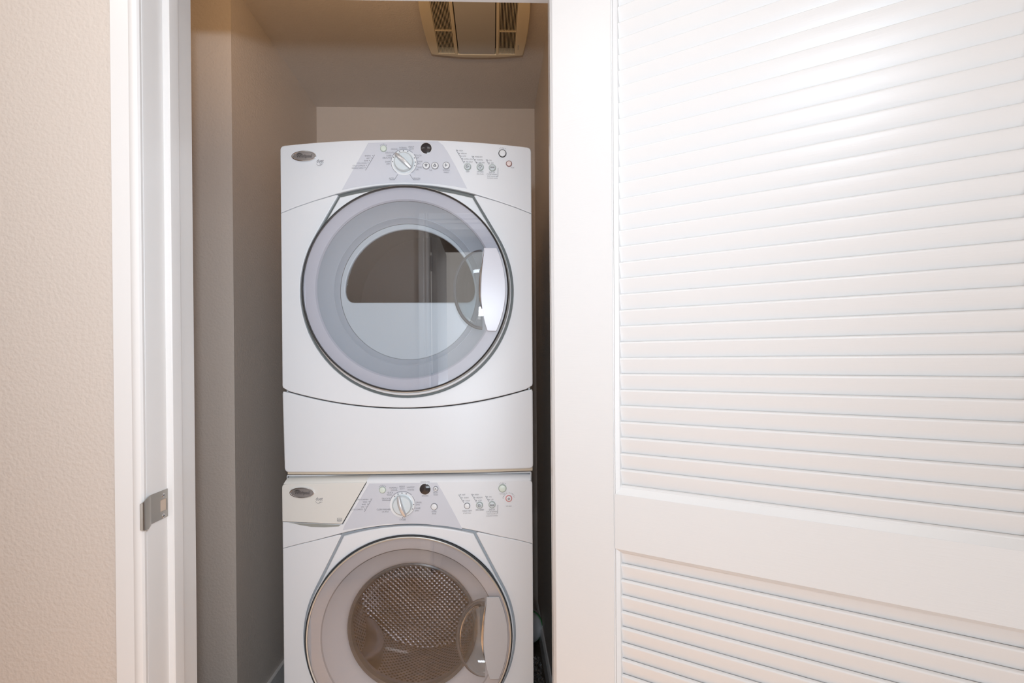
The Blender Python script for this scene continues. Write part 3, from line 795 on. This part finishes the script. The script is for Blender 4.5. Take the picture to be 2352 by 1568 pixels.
lines1 = [LN(860.7, 356, 839.6, 391.4), LN(1047.2, 343.7, 1066.4, 375.4), LN(1083.8, 358.4, 1095.9, 377), LN(1116, 366, 1123.6, 378.5), LN(1143.8, 386, 1143.5, 406), LN(1143.5, 406, 1139, 406),
          LN(914, 400.5, 906, 413), LN(906, 413, 895, 413), LN(941.5, 400.5, 949.5, 413), LN(949.5, 413, 964, 413)]
for (x, y) in ((1050.5, 346), (1054.7, 352.6), (1058.6, 358.9), (1062.6, 365.4), (1066.7, 371.8), (1087.3, 360.3), (1091.2, 367), (1095.2, 373.6), (1119.6, 368.4), (1123.6, 374.8)):
    lines1 += [LN(x-1.1, y-1.2, x+1.5, y+0.6, 1.3)]
for k in range(6): lines1.append(LN(855.3-3.5*k, 358-0+5.6*k, 857-3.5*k, 357+5.6*k, 1.2))
ua, za = F(928, 372.5)
marks = [(arcpts(ua, za, pu(29.3), 48, 236), pu(0.9)), (arcpts(ua, za, pu(29.3), -56, 38), pu(0.9))]
for a in (178, 155, 130, 112, 92, 70, 22, 0, -18):
    marks.append((arcpts(ua, za, pu(25.8), a-2.6, a+2.6, 2), pu(2.6)))
marks.append((arcpts(*F(733.5, 375), pu(6), 190, 340, 8), pu(0.7)))
lettering('printed_lettering', S1, cp, INK, yo - 0.0008, lines=lines1, extra=marks)
badge(cp, 699, 359.5)
round_button(cp, 881, 341.5, 6.6, GREEN, RINGG, name='power_button')
ud, zd = F(979, 341)
dwn = ring_lathe('display_window', [(pu(12.3), bow(ud)+0.001), (pu(12.3), bow(ud)-0.0016), (pu(11.4), bow(ud)-0.0022), (0, bow(ud)-0.0022)], XC+ud, zd, DISPLAY, cp, n=40)
ring_lathe('display_ring', [(pu(12.2), bow(ud)+0.001), (pu(12.3), bow(ud)-0.0024), (pu(13.6), bow(ud)-0.0012), (pu(13.6), bow(ud)+0.001)], XC+ud, zd, BUTW, dwn, n=40)
for px, ic in ((979, 'down'), (999, 'up')): round_button(cp, px, 380.8, 7.2, BUTW, icon=ic)
round_button(cp, 1025, 380.3, 7.2, BUTW, icon='bars')
for px, py, ic in ((1074, 383, 'curl'), (1103, 384, 'bell'), (1131, 385.5, 'dash')): round_button(cp, px, py, 7.2, BUTG, RINGG, icon=ic)
round_button(cp, 1154, 352.5, 7.6, BUTW, BLACKR, name='start_button', ringw=1.6)
round_button(cp, 1169, 376, 5.6, mat('pink_white_button', (0.78, 0.66, 0.64), 0.3), mat('dark_red_ring', (0.25, 0.13, 0.12), 0.5), name='stop_button', ringw=1.6)

# =============================== WASHER ===============================
was = thing('washing_machine', (XC, YD + 0.39, 0.0), 'white front-loading washing machine under the dryer, steel drum showing through its round door', 'washing machine')
wL, wR = -HALF - 0.003, HALF - 0.003
WT = 0.9288                                # top of the machine
wFT = F(930, 1106)[1]                      # where the front face turns into the sloped lip
WCZ = F(927, 1466, -0.004)[1]
shell('cabinet', XC-HALF+0.004, XC+HALF-0.004, YD+0.012, YD+0.775, 0.014, WT, APPL, was, 0.004)
for (fx, fy) in ((-0.3, 0.06), (0.3, 0.06), (-0.3, 0.72), (0.3, 0.72)):
    bmf = bmesh.new(); bmesh.ops.create_cone(bmf, cap_ends=True, segments=20, radius1=0.02, radius2=0.02, depth=0.016)
    for v in bmf.verts: v.co += Vector((XC+fx, YD+fy+0.02, 0.008))
    link('foot', bm_mesh(bmf), BLACKR, was, 40)
zWS = F(639, 1259)[1]; zwsh = F(776, 1227)[1]; zwar = F(930, 1203.5)[1]
warch = arc3((-0.190, zwsh+0.001), (0, zwar), (0.190, zwsh+0.001), 28)
def wside(s): return [(s*(HALF) + (-0.003), zWS), (s*0.30, zWS + (zwsh-zWS)*0.31), (s*0.25, zWS + (zwsh-zWS)*0.62), (s*0.190, zwsh+0.001)]
def wtop(n=30): return [(wL + (wR-wL)*i/n, wFT - 0.004 + 0.004*(1-(2*i/n-1)**2)) for i in range(n+1)]
dA = F(841, 1107); dB = F(785.5, 1203); dC = F(641, 1197)      # drawer corners on the front face
wt = wtop(); wsl, wsr = wside(-1), wside(1)
top_right = [p for p in wt if p[0] > dA[0]]
cpw = ccw([(wL, zWS)] + wsl[1:-1] + warch + wsr[::-1][1:] + [(wR, wFT-0.014), (wR-0.0012, wFT-0.009), (wR-0.006, wFT-0.0055)] + top_right[::-1][1:] + [(dA[0]+0.0012, wt[8][1]), (dB[0]+0.0016, dB[1]-0.0012), (wL, dC[1]-0.0018)])
cp2 = panel('control_panel', [cpw], 0.0, 0.020, APPL, was, bev=0.0022)
# detergent drawer
top_left = [p for p in wt if p[0] < dA[0]-0.004]
drw = ccw([(wL, dC[1]), (dB[0]-0.002, dB[1]), (dB[0]+0.0002, dB[1]+0.001), (dA[0]-0.0006, wt[8][1])] + top_left[::-1][:-1] + [(wL+0.004, wFT-0.0065), (wL+0.001, wFT-0.010), (wL, wFT-0.015)])
dr = panel('detergent_drawer', [drw], -0.001, 0.020, APPL2, was, bev=0.0016)
# sloped lip over control panel and drawer
def lip(name, u0, u1, m, parent, slant=0.0):
    bm = bmesh.new(); rows = []
    N = 24
    prof = [(0.000, 0.0), (0.0022, 0.006), (0.008, 0.011), (0.020, 0.0165), (0.040, 0.0215), (0.052, 0.0225), (0.052, 0.008), (0.006, -0.002)]
    for i in range(N+1):
        row = []
        for dy, dz in prof:
            ub = u1 + slant * max(dz, 0)/0.02
            u = u0 + (ub-u0)*i/N
            e = 0.0
            if name == 'drawer_lip' and i == 0: u += 0.010 * max(dz, 0)/0.02
            zc = wFT - 0.004 + 0.004*(1-((2*(u-wL)/(wR-wL))-1)**2)
            row.append(bm.verts.new((XC+u, bow(u)+dy-0.0002, min(zc + dz - 0.0015, WT-0.0006))))
        rows.append(row)
    k = len(prof)
    for A, B in zip(rows, rows[1:]):
        for j in range(k): bm.faces.new((A[j], A[(j+1) % k], B[(j+1) % k], B[j]))
    bm.faces.new(rows[0]); bm.faces.new(rows[-1][::-1])
    return link(name, bm_mesh(bm), m, parent, 45)
lip('drawer_lip', wL+0.004, dA[0]-0.0008, APPL2, dr, 0.010)
lp2 = lip('panel_lip', dA[0]+0.0016, wR-0.005, APPL, cp2, 0.0)
# front panel with the opening for the door
WB = 0.075
wsur = ccw(frame_outline(WCZ - 0.0, 0.2905, F(930, 1209)[1]-WCZ, F(777, 1229)[1]-WCZ, 0.183))
warc = [p for p in wsur if not (abs(p[0]) < 0.1825 and p[1] > zwsh - 0.012)]
warc = sorted(warc, key=lambda p: math.atan2(p[0], -(p[1]-WCZ)))
wf = [(u, z - s_g) for u, z in wsl[:-1]] + [(-0.190, zwsh - s_g)] + warc + [(0.190, zwsh - s_g)] + [(u, z - s_g) for u, z in wsr[::-1][1:]]
wf = ccw(wf + [(wR, WB+0.01), (wR-0.01, WB), (wL+0.01, WB), (wL, WB+0.01)])
panel('front_panel', [wf], 0.0, 0.020, APPL, was, bev=0.0026)
panel('toe_panel', [ccw([(wL+0.004, 0.018), (wR-0.004, 0.018), (wR-0.004, WB-0.003), (wL+0.004, WB-0.003)])], 0.004, 0.012, APPL, was, bev=0.002)
panel('seam_backing', [ccw([(wL+0.005, 0.03), (wR-0.003, 0.03), (wR-0.003, wFT-0.01), (wL+0.005, wFT-0.01)]), circle(0, WCZ, 0.262, 72)], 0.0155, 0.003, GROOVE, was, bev=0.0002)
panel('door_channel', [ccw(offset_poly(wsur, 0.003)), ccw(offset_poly(wsur, -0.018))], 0.0095, 0.004, mat('blue_grey_channel_plastic', (0.36, 0.39, 0.42), 0.45), was, bev=0.0005)
wdo = ccw(frame_outline(WCZ, 0.2840, F(930, 1208.0)[1]-WCZ+0.0005, F(779, 1230.5)[1]-WCZ, 0.1765))
wdp = panel('door_panel', [wdo, circle(0.0, WCZ, 0.2815, 120)], -0.002, 0.020, APPL, was, bev=0.0035)
ygw = bow(0) - 0.006
ring_lathe('black_seal', [(0.2815, ygw+0.006), (0.2812, ygw-0.0005), (0.2800, ygw-0.0012), (0.2790, ygw-0.0002), (0.2788, ygw+0.004)], XC, WCZ, BLACKR, wdp, n=128)
ring_lathe('silver_ring', [(0.2792, ygw+0.003), (0.2785, ygw-0.001), (0.2765, ygw-0.0022), (0.2740, ygw-0.0012), (0.2738, ygw+0.004)], XC, WCZ, SILVER, wdp, n=128)
ring_lathe('clear_door', [(0.2740, ygw-0.0004), (0.20, ygw-0.0010), (0.10, ygw-0.0014), (0, ygw-0.0015)], XC, WCZ, GLASSW, wdp, n=128, smooth=60)
ring_lathe('outer_band', [(0.2760, ygw+0.004), (0.2740, ygw+0.006), (0.2470, ygw+0.008), (0.2420, ygw+0.010), (0.2395, ygw+0.015)], XC, WCZ, WGREY, wdp, n=128)
ring_lathe('dish', [(0.2397, ygw+0.015), (0.2280, ygw+0.028), (0.2100, ygw+0.042), (0.1960, ygw+0.052), (0.1880, ygw+0.058), (0.1830, ygw+0.066), (0.1815, ygw+0.11)], XC, WCZ-0.001, WDISH2, wdp, n=128, smooth=50)
# glass bowl
bowl = []
for k in range(15):
    a = k / 14 * PI / 2
    bowl.append((0.1805*math.cos(a)**0.75 if k < 14 else 0.0, ygw + 0.066 + 0.085*math.sin(a)))
ring_lathe('glass_bowl', bowl, XC, WCZ-0.001, BOWL, wdp, n=96, smooth=70)
ring_lathe('bowl_rim', [(0.1835, ygw+0.064), (0.1790, ygw+0.062), (0.1740, ygw+0.066), (0.1700, ygw+0.078)], XC, WCZ-0.001, mat('dark_bowl_rim', (0.10, 0.095, 0.095), 0.3), wdp, n=96)
mats_handle = mat('grey_handle_plastic', (0.47, 0.465, 0.48), 0.35)
handle_set(wdp, WCZ, 0.2745, ygw)
# bellows and the perforated drum
ring_lathe('door_gasket', [(0.1835, ygw+0.070), (0.188, ygw+0.078), (0.200, ygw+0.074), (0.212, ygw+0.080), (0.236, ygw+0.080)], XC, WCZ-0.001, mat('grey_rubber_bellows', (0.09, 0.085, 0.085), 0.5), was, n=96, smooth=60)
def drum():
    bm = bmesh.new(); uvl = bm.loops.layers.uv.new('uv')
    n = 96; R = 0.235; y0, y1 = ygw+0.082, ygw+0.40; m = 14
    prof = [(R, y0 + (y1-y0)*i/m) for i in range(m+1)]
    s = 0.0
    rows = []; vs = []
    for i, (r, y) in enumerate(prof):
        rows.append([bm.verts.new((XC + r*math.cos(2*PI*k/n), y, WCZ + r*math.sin(2*PI*k/n))) for k in range(n)])
        vs.append((y - y0) / 0.0120)
    for i in range(m):
        for k in range(n):
            j = (k+1) % n
            f = bm.faces.new((rows[i][k], rows[i][j], rows[i+1][j], rows[i+1][k]))
            uu = 2*PI*R/0.0120/n
            for lp_, (a, b) in zip(f.loops, ((k*uu, vs[i]), ((k+1)*uu, vs[i]), ((k+1)*uu, vs[i+1]), (k*uu, vs[i+1]))): lp_[uvl].uv = (a, b)
    # back wall of the drum, gently pressed
    prev = rows[-1]; rp = R
    for r, y in ((0.215, y1+0.006), (0.16, y1-0.006), (0.10, y1+0.004), (0.05, y1-0.004), (0.0, y1-0.006)):
        if r > 0:
            cur = [bm.verts.new((XC + r*math.cos(2*PI*k/n), y, WCZ + r*math.sin(2*PI*k/n))) for k in range(n)]
        else:
            cv = bm.verts.new((XC, y, WCZ))
        for k in range(n):
            j = (k+1) % n
            f = bm.faces.new((prev[k], prev[j], cur[j], cur[k])) if r > 0 else bm.faces.new((prev[k], prev[j], cv))
            for lp_ in f.loops:
                c = lp_.vert.co; lp_[uvl].uv = ((c.x - XC)/0.0120, (c.z - WCZ)/0.0120)
        if r > 0: prev = cur
    me = bm_mesh(bm); o = link('drum', me, DRUM, was, 40)
    # three lifting vanes
    for a in (math.radians(98), math.radians(218), math.radians(338)):
        bm = bmesh.new(); rws = []
        for i in range(9):
            q = i / 8; y = y0 + 0.02 + (y1 - y0 - 0.04) * q; hgt = 0.045 * math.sin(PI*(q*0.9+0.05))**0.5; tw = a + 0.18*math.sin(PI*q)
            rr = []
            for wv, hv in ((-0.16, 0), (-0.08, 0.7), (-0.03, 1), (0.03, 1), (0.08, 0.7), (0.16, 0)):
                r = R - hgt*hv; t_ = tw + wv
                rr.append(bm.verts.new((XC + r*math.cos(t_), y, WCZ + r*math.sin(t_))))
            rws.append(rr)
        for A, B in zip(rws, rws[1:]):
            for j in range(5): bm.faces.new((A[j], A[j+1], B[j+1], B[j]))
        link('drum_vane', bm_mesh(bm), BAFFLE, o, 50)
drum()
# washer print and controls
inl2 = ccw([F(*p) for p in ((848, 1110), (1004, 1108), (1020, 1136), (1044, 1180), (1062, 1214.5), (1030, 1208.5), (980, 1203.5), (930, 1201.5), (890, 1202.5), (850, 1207), (815, 1212.5), (787, 1217.5), (792, 1205))])
inlay2 = panel('control_inlay', [inl2], -0.0006, 0.003, INLAY, cp2, bev=0.0004)
S2 = [TX('NORMAL/', 904, 1119.8), TX('CASUAL', 905.5, 1124.9), TX('HEAVY', 924, 1117), TX('DUTY', 924, 1122), TX('WHITEST', 943.3, 1119), TX('WHITES', 943.7, 1124.5),
      TX('QUICK', 896.5, 1131), TX('WASH', 894.4, 1136.2), TX('DELICATE', 886.8, 1144.8), TX('CLEAN WASHER', 881.2, 1169.7), TX('with affresh', 885, 1174.6, 4.2), TX('DRAIN', 961.8, 1153.6), TX('SPIN', 959.8, 1158.8),
      TX('RINSE', 960, 1167), TX('SPIN', 957.8, 1172.2), TX('CYCLES', 925, 1193), TX('DELAY', 1000.7, 1131, 4.6), TX('WASH', 1001, 1136, 4.6), TX('EXTRA', 997.3, 1174.5, 4.6), TX('RINSE', 997.3, 1179.4, 4.6),
      TX('ESTIMATED TIME', 976.5, 1106.5, 3.4), TX('REMAINING', 976.5, 1138.3, 3.6),
      TX('ADD A GARMENT', 847, 1146.6, 4.0, 'RIGHT'), TX('WASH', 843.7, 1152.3, 4.4, 'RIGHT'), TX('RINSE', 840.3, 1158, 4.4, 'RIGHT'), TX('SPIN', 837, 1163.8, 4.4, 'RIGHT'), TX('CYCLE COMPLETE', 833.3, 1169.5, 3.9, 'RIGHT'),
      TX('HOT', 1061, 1136, 4.6, 'LEFT'), TX('WARM', 1065, 1142.8, 4.6, 'LEFT'), TX('COLD', 1069, 1149.6, 4.6, 'LEFT'), TX('HIGH', 1090.3, 1135.7, 4.6, 'LEFT'), TX('MEDIUM', 1094.2, 1142.4, 4.6, 'LEFT'), TX('LOW', 1098, 1149, 4.6, 'LEFT'),
      TX('ON', 1123, 1140.8, 4.6, 'LEFT'), TX('OFF', 1127, 1147.3, 4.6, 'LEFT'), TX('WASH TEMP', 1072.9, 1172.8, 4.8), TX('all cold rinses', 1072.9, 1177.6, 4.0), TX('SPIN SPEED', 1102.3, 1170.8, 4.8), TX('END OF', 1130, 1169.8, 4.8),
      TX('CYCLE SIGNAL', 1130, 1174.6, 4.8), TX('Hold 3 seconds to', 1130, 1179.3, 3.9), TX('lock/unlock controls', 1130, 1183.8, 3.9), TX('hold to start', 1154, 1133.5, 3.2), TX('lock status', 1168.7, 1161.5, 3.8)]
S2 += ARC('POWER', 878.7, 1124.6, 10.2, 4.2, 21) + ARC('START', 1154, 1121, 12, 4.4, 16)
lines2 = [LN(855, 1144, 837.3, 1174.6), LN(1053.2, 1135.2, 1065.8, 1154.4), LN(1082.7, 1133.8, 1094.4, 1153), LN(1115, 1138.5, 1123.4, 1152), LN(1143.3, 1159, 1143, 1179), LN(878, 1148.3, 896, 1148.3), LN(925, 1190, 924.5, 1186.5)]
for (x, y) in ((1057, 1135.8), (1061, 1142.6), (1065, 1149.4), (1086.3, 1135.5), (1090.2, 1142.2), (1094.2, 1148.8), (1119, 1140.6), (1123, 1147.1)):
    lines2 += [LN(x-1.1, y-1.2, x+1.5, y+0.6, 1.3)]
for k in range(5): lines2.append(LN(850.5-3.4*k, 1146.2+5.7*k, 852.2-3.4*k, 1145.2+5.7*k, 1.2))
ub_, zb_ = F(924.6, 1157.5)
marks2 = [(arcpts(ub_, zb_, pu(29.5), 45, 164), pu(0.9)), (arcpts(ub_, zb_, pu(28.5), -88, 38), pu(0.9))]
for a in (201, 157, 134, 113, 92, 70, -2, -26):
    marks2.append((arcpts(ub_, zb_, pu(25.4), a-2.8, a+2.8, 2), pu(2.6)))
# curved caption round the pause button
uq, zq = F(1168.7, 1144.2)
arcs = []
for ch, a in zip('PAUSE/CANCEL', [172 - 14.9*i for i in range(12)]):
    ar = math.radians(a); arcs.append((ch, uq + pu(13)*math.cos(ar), zq + pu(13)*math.sin(ar), pu(4.2), 'CENTER', ar - PI/2, 0.0))
lettering('printed_lettering', S2 + arcs, cp2, INK, -0.0012, lines=lines2, extra=marks2)
dial(cp2, 924.5, 1159, 21.5, math.radians(-72), curved=-0.10)
round_button(cp2, 878.7, 1124.6, 6.8, GREEN, RINGG, name='power_button')
ud, zd = F(976.5, 1122.5)
dwn = ring_lathe('display_window', [(pu(12.3), bow(ud)+0.001), (pu(12.3), bow(ud)-0.0016), (pu(11.4), bow(ud)-0.0022), (0, bow(ud)-0.0022)], XC+ud, zd, DISPLAY, cp2, n=40)
ring_lathe('display_ring', [(pu(12.2), bow(ud)+0.001), (pu(12.3), bow(ud)-0.0024), (pu(13.6), bow(ud)-0.0012), (pu(13.6), bow(ud)+0.001)], XC+ud, zd, BUTW, dwn, n=40)
round_button(cp2, 1000.7, 1122, 4.8, BUTW, INK, icon='dot')
round_button(cp2, 997.3, 1163, 6.8, BUTW, INK)
round_button(cp2, 1072.9, 1161, 6.0, BUTW, INK)
round_button(cp2, 1101.4, 1159.8, 7.0, BUTG, RINGG, icon='curl')
round_button(cp2, 1130.2, 1158.6, 7.0, BUTG, RINGG, icon='dash')
round_button(cp2, 1154, 1121, 8.0, GREEN, RINGG, name='start_button', ringw=1.6)
round_button(cp2, 1168.7, 1144.2, 6.0, BUTW, REDR, name='pause_button', icon='dot', ringw=1.8)
badge(dr, 694.4, 1130.5)
lettering('printed_lettering', [('duet', *F(733, 1145), pu(11), 'CENTER', 0.0, 0.0001, 0.2), TX('sport', 737, 1152.3, 4.2), TX('ENERGY', 780, 1197.3, 3.2)], dr, INK, -0.0016,
          extra=[(arcpts(*F(731.5, 1149.5), pu(6), 190, 340, 8), pu(0.7)), ([F(775, 1189.5), F(785, 1189.5), F(785, 1195), F(775, 1195), F(775, 1189.5)], pu(0.8)), ([F(776, 1193.2), F(780, 1192), F(784, 1193.2)], pu(1.0))])
# hand scoop: flat plate, the scoop's shade put into its dark grey
pA, pB = F(655, 1199.5), F(783, 1204.5)
scoop = ccw([F(664, 1200), F(783, 1204.8), F(778, 1208.5), F(745, 1210.5), F(715, 1209.5), F(690, 1205.5), F(676, 1202)])
panel('finger_recess_shade', [scoop], -0.0004, 0.002, mat('painted_recess_shade', (0.30, 0.31, 0.29), 0.5), cp2, bev=0.0001)

# ------------------------------------------------------------------ ceiling fan vent
def vent():
    zf = ZC - 0.028
    t = thing('ceiling_vent', (-0.052, 1.90, ZC), 'cream plastic ceiling exhaust fan grille with frosted centre lens', 'ceiling vent')
    xm = -0.052; y1, y0 = 2.100, 1.690; hw = 0.176; hm = 0.187
    # outline (x, y) bowed on all sides
    N = 20
    out = []
    for i in range(N+1):
        k = -1 + 2*i/N; out.append((xm + k*hw, y1 + 0.020*(1-k*k)))
    for i in range(1, N):
        k = 1 - 2*i/N; out.append((xm + hw + (hm-hw)*(1-k*k), (y0+y1)/2 + k*(y1-y0)/2))
    for i in range(N+1):
        k = 1 - 2*i/N; out.append((xm + k*hw, y0 - 0.020*(1-k*k)))
    for i in range(1, N):
        k = -1 + 2*i/N; out.append((xm - hw - (hm-hw)*(1-k*k), (y0+y1)/2 + k*(y1-y0)/2))
    ym0, ym1 = y0 + 0.022, y1 - 0.008
    gl = (xm - 0.146, xm - 0.086); gr = (xm + 0.083, xm + 0.143)
    lens = (xm - 0.073, xm + 0.072)
    def rect(a, b, c, d): return [(a, c), (b, c), (b, d), (a, d)]
    def flat(name, outs, th, zt, m, par, bev=0.002):
        me = curve_mesh([ccw(outs[0])] + outs[1:], th, bev)
        bm = bmesh.new(); bm.from_mesh(me); bpy.data.meshes.remove(me)
        bmesh.ops.remove_doubles(bm, verts=bm.verts, dist=1e-6)
        for v in bm.verts: v.co.z += zt
        return link(name, bm_mesh(bm), m, par, 38)
    f = flat('frame', [out, rect(gl[0], gl[1], ym0, ym1), rect(gr[0], gr[1], ym0, ym1), rect(lens[0], lens[1], ym0 - 0.004, ym1 + 0.006)], 0.028, ZC - 0.014, CREAM, t, 0.004)
    flat('housing', [rect(xm-0.15, xm+0.147, ym0-0.002, ym1+0.002)], 0.004, ZC - 0.002, DARK, t, 0.0002)
    flat('light_lens', [rounded(rect(lens[0]+0.003, lens[1]-0.003, ym0-0.002, ym1+0.004), 0.006)], 0.020, ZC - 0.017, LENS, t, 0.003)
    for g in (gl, gr):
        bm = bmesh.new(); n = 12
        for i in range(n):
            x = g[0] + (g[1]-g[0])*(i+0.5)/n
            add_box(bm, x-0.0009, x+0.0009, ym0, ym1, zf+0.001, zf+0.007)
        for yb in (ym1 - 0.142,):
            add_box(bm, g[0], g[1], yb-0.002, yb+0.002, zf+0.0005, zf+0.007)
        link('grille', bm_mesh(bm), CREAM, t)
    # maker's mark on the right edge
    cu = bpy.data.curves.new('t', 'FONT'); cu.body = 'NUTONE'; cu.size = 0.007; cu.align_x = 'CENTER'
    o = bpy.data.objects.new('t', cu); C.objects.link(o)
    dg = bpy.context.evaluated_depsgraph_get(); dg.update()
    me = bpy.data.meshes.new_from_object(o.evaluated_get(dg)); bpy.data.objects.remove(o)
    me.transform(Matrix.Translation((xm + 0.158, 2.045, zf - 0.0004)) @ Matrix.Rotation(PI, 4, 'X') @ Matrix.Rotation(PI/2, 4, 'Z'))
    link('maker_mark', me, INK, f)
vent()

# ------------------------------------------------------------------ things on the closet floor by the right wall
def tub():
    c = Vector((0.150, 2.37, 0.0745)); ax = Vector((-0.15, -0.95, 0.12)).normalized()
    t = thing('plastic_tub', (c.x, c.y, 0.0), 'white domed plastic lid with a green rim, between washer and right wall', 'tub')
    q = Vector((0, -1, 0)).rotation_difference(ax).to_matrix()
    def lathe(name, prof, m, par, smooth=40):
        bm = bmesh.new(); n = 48; rows = []
        for r, d in prof:
            if r < 1e-6: rows.append([bm.verts.new(c + q @ Vector((0, -d, 0)))])
            else: rows.append([bm.verts.new(c + q @ Vector((r*0.85*math.cos(2*PI*i/n), -d, r*math.sin(2*PI*i/n)))) for i in range(n)])
        for A, B in zip(rows, rows[1:]):
            for i in range(n):
                j = (i+1) % n
                if len(A) == 1: bm.faces.new((A[0], B[i], B[j]))
                elif len(B) == 1: bm.faces.new((A[i], B[0], A[j]))
                else: bm.faces.new((A[i], B[i], B[j], A[j]))
        return link(name, bm_mesh(bm), m, par, smooth)
    lathe('lid', [(0.066, -0.002), (0.067, 0.006), (0.062, 0.018), (0.05, 0.028), (0.03, 0.034), (0.0, 0.036)], LIDW, t)
    lathe('rim', [(0.069, -0.012), (0.0700, -0.006), (0.0695, 0.0), (0.066, 0.001)], GREENR, t)
    lathe('tub_body', [(0.068, -0.010), (0.060, -0.06), (0.0, -0.06)], LIDW, t)
tub()
def wrap():
    bm = bmesh.new(); nx, ny = 14, 60
    x0, x1, y0, y1 = 0.128, 0.186, 1.86, 2.25
    V = [[bm.verts.new((x0 + (x1-x0)*i/nx + random.uniform(-.003, .003), y0 + (y1-y0)*j/ny + random.uniform(-.003, .003), 0.006 + abs(random.gauss(0, 0.0045)) * (1 if 0 < i < nx else 0.3))) for j in range(ny+1)] for i in range(nx+1)]
    for i in range(nx):
        for j in range(ny): bm.faces.new((V[i][j], V[i+1][j], V[i+1][j+1], V[i][j+1]))
    o = link('plastic_wrap', bm_mesh(bm), WRAP, None, 20)
    o['label'] = 'crumpled clear plastic wrap on the dark floor beside the washer'; o['category'] = 'plastic wrap'
wrap()
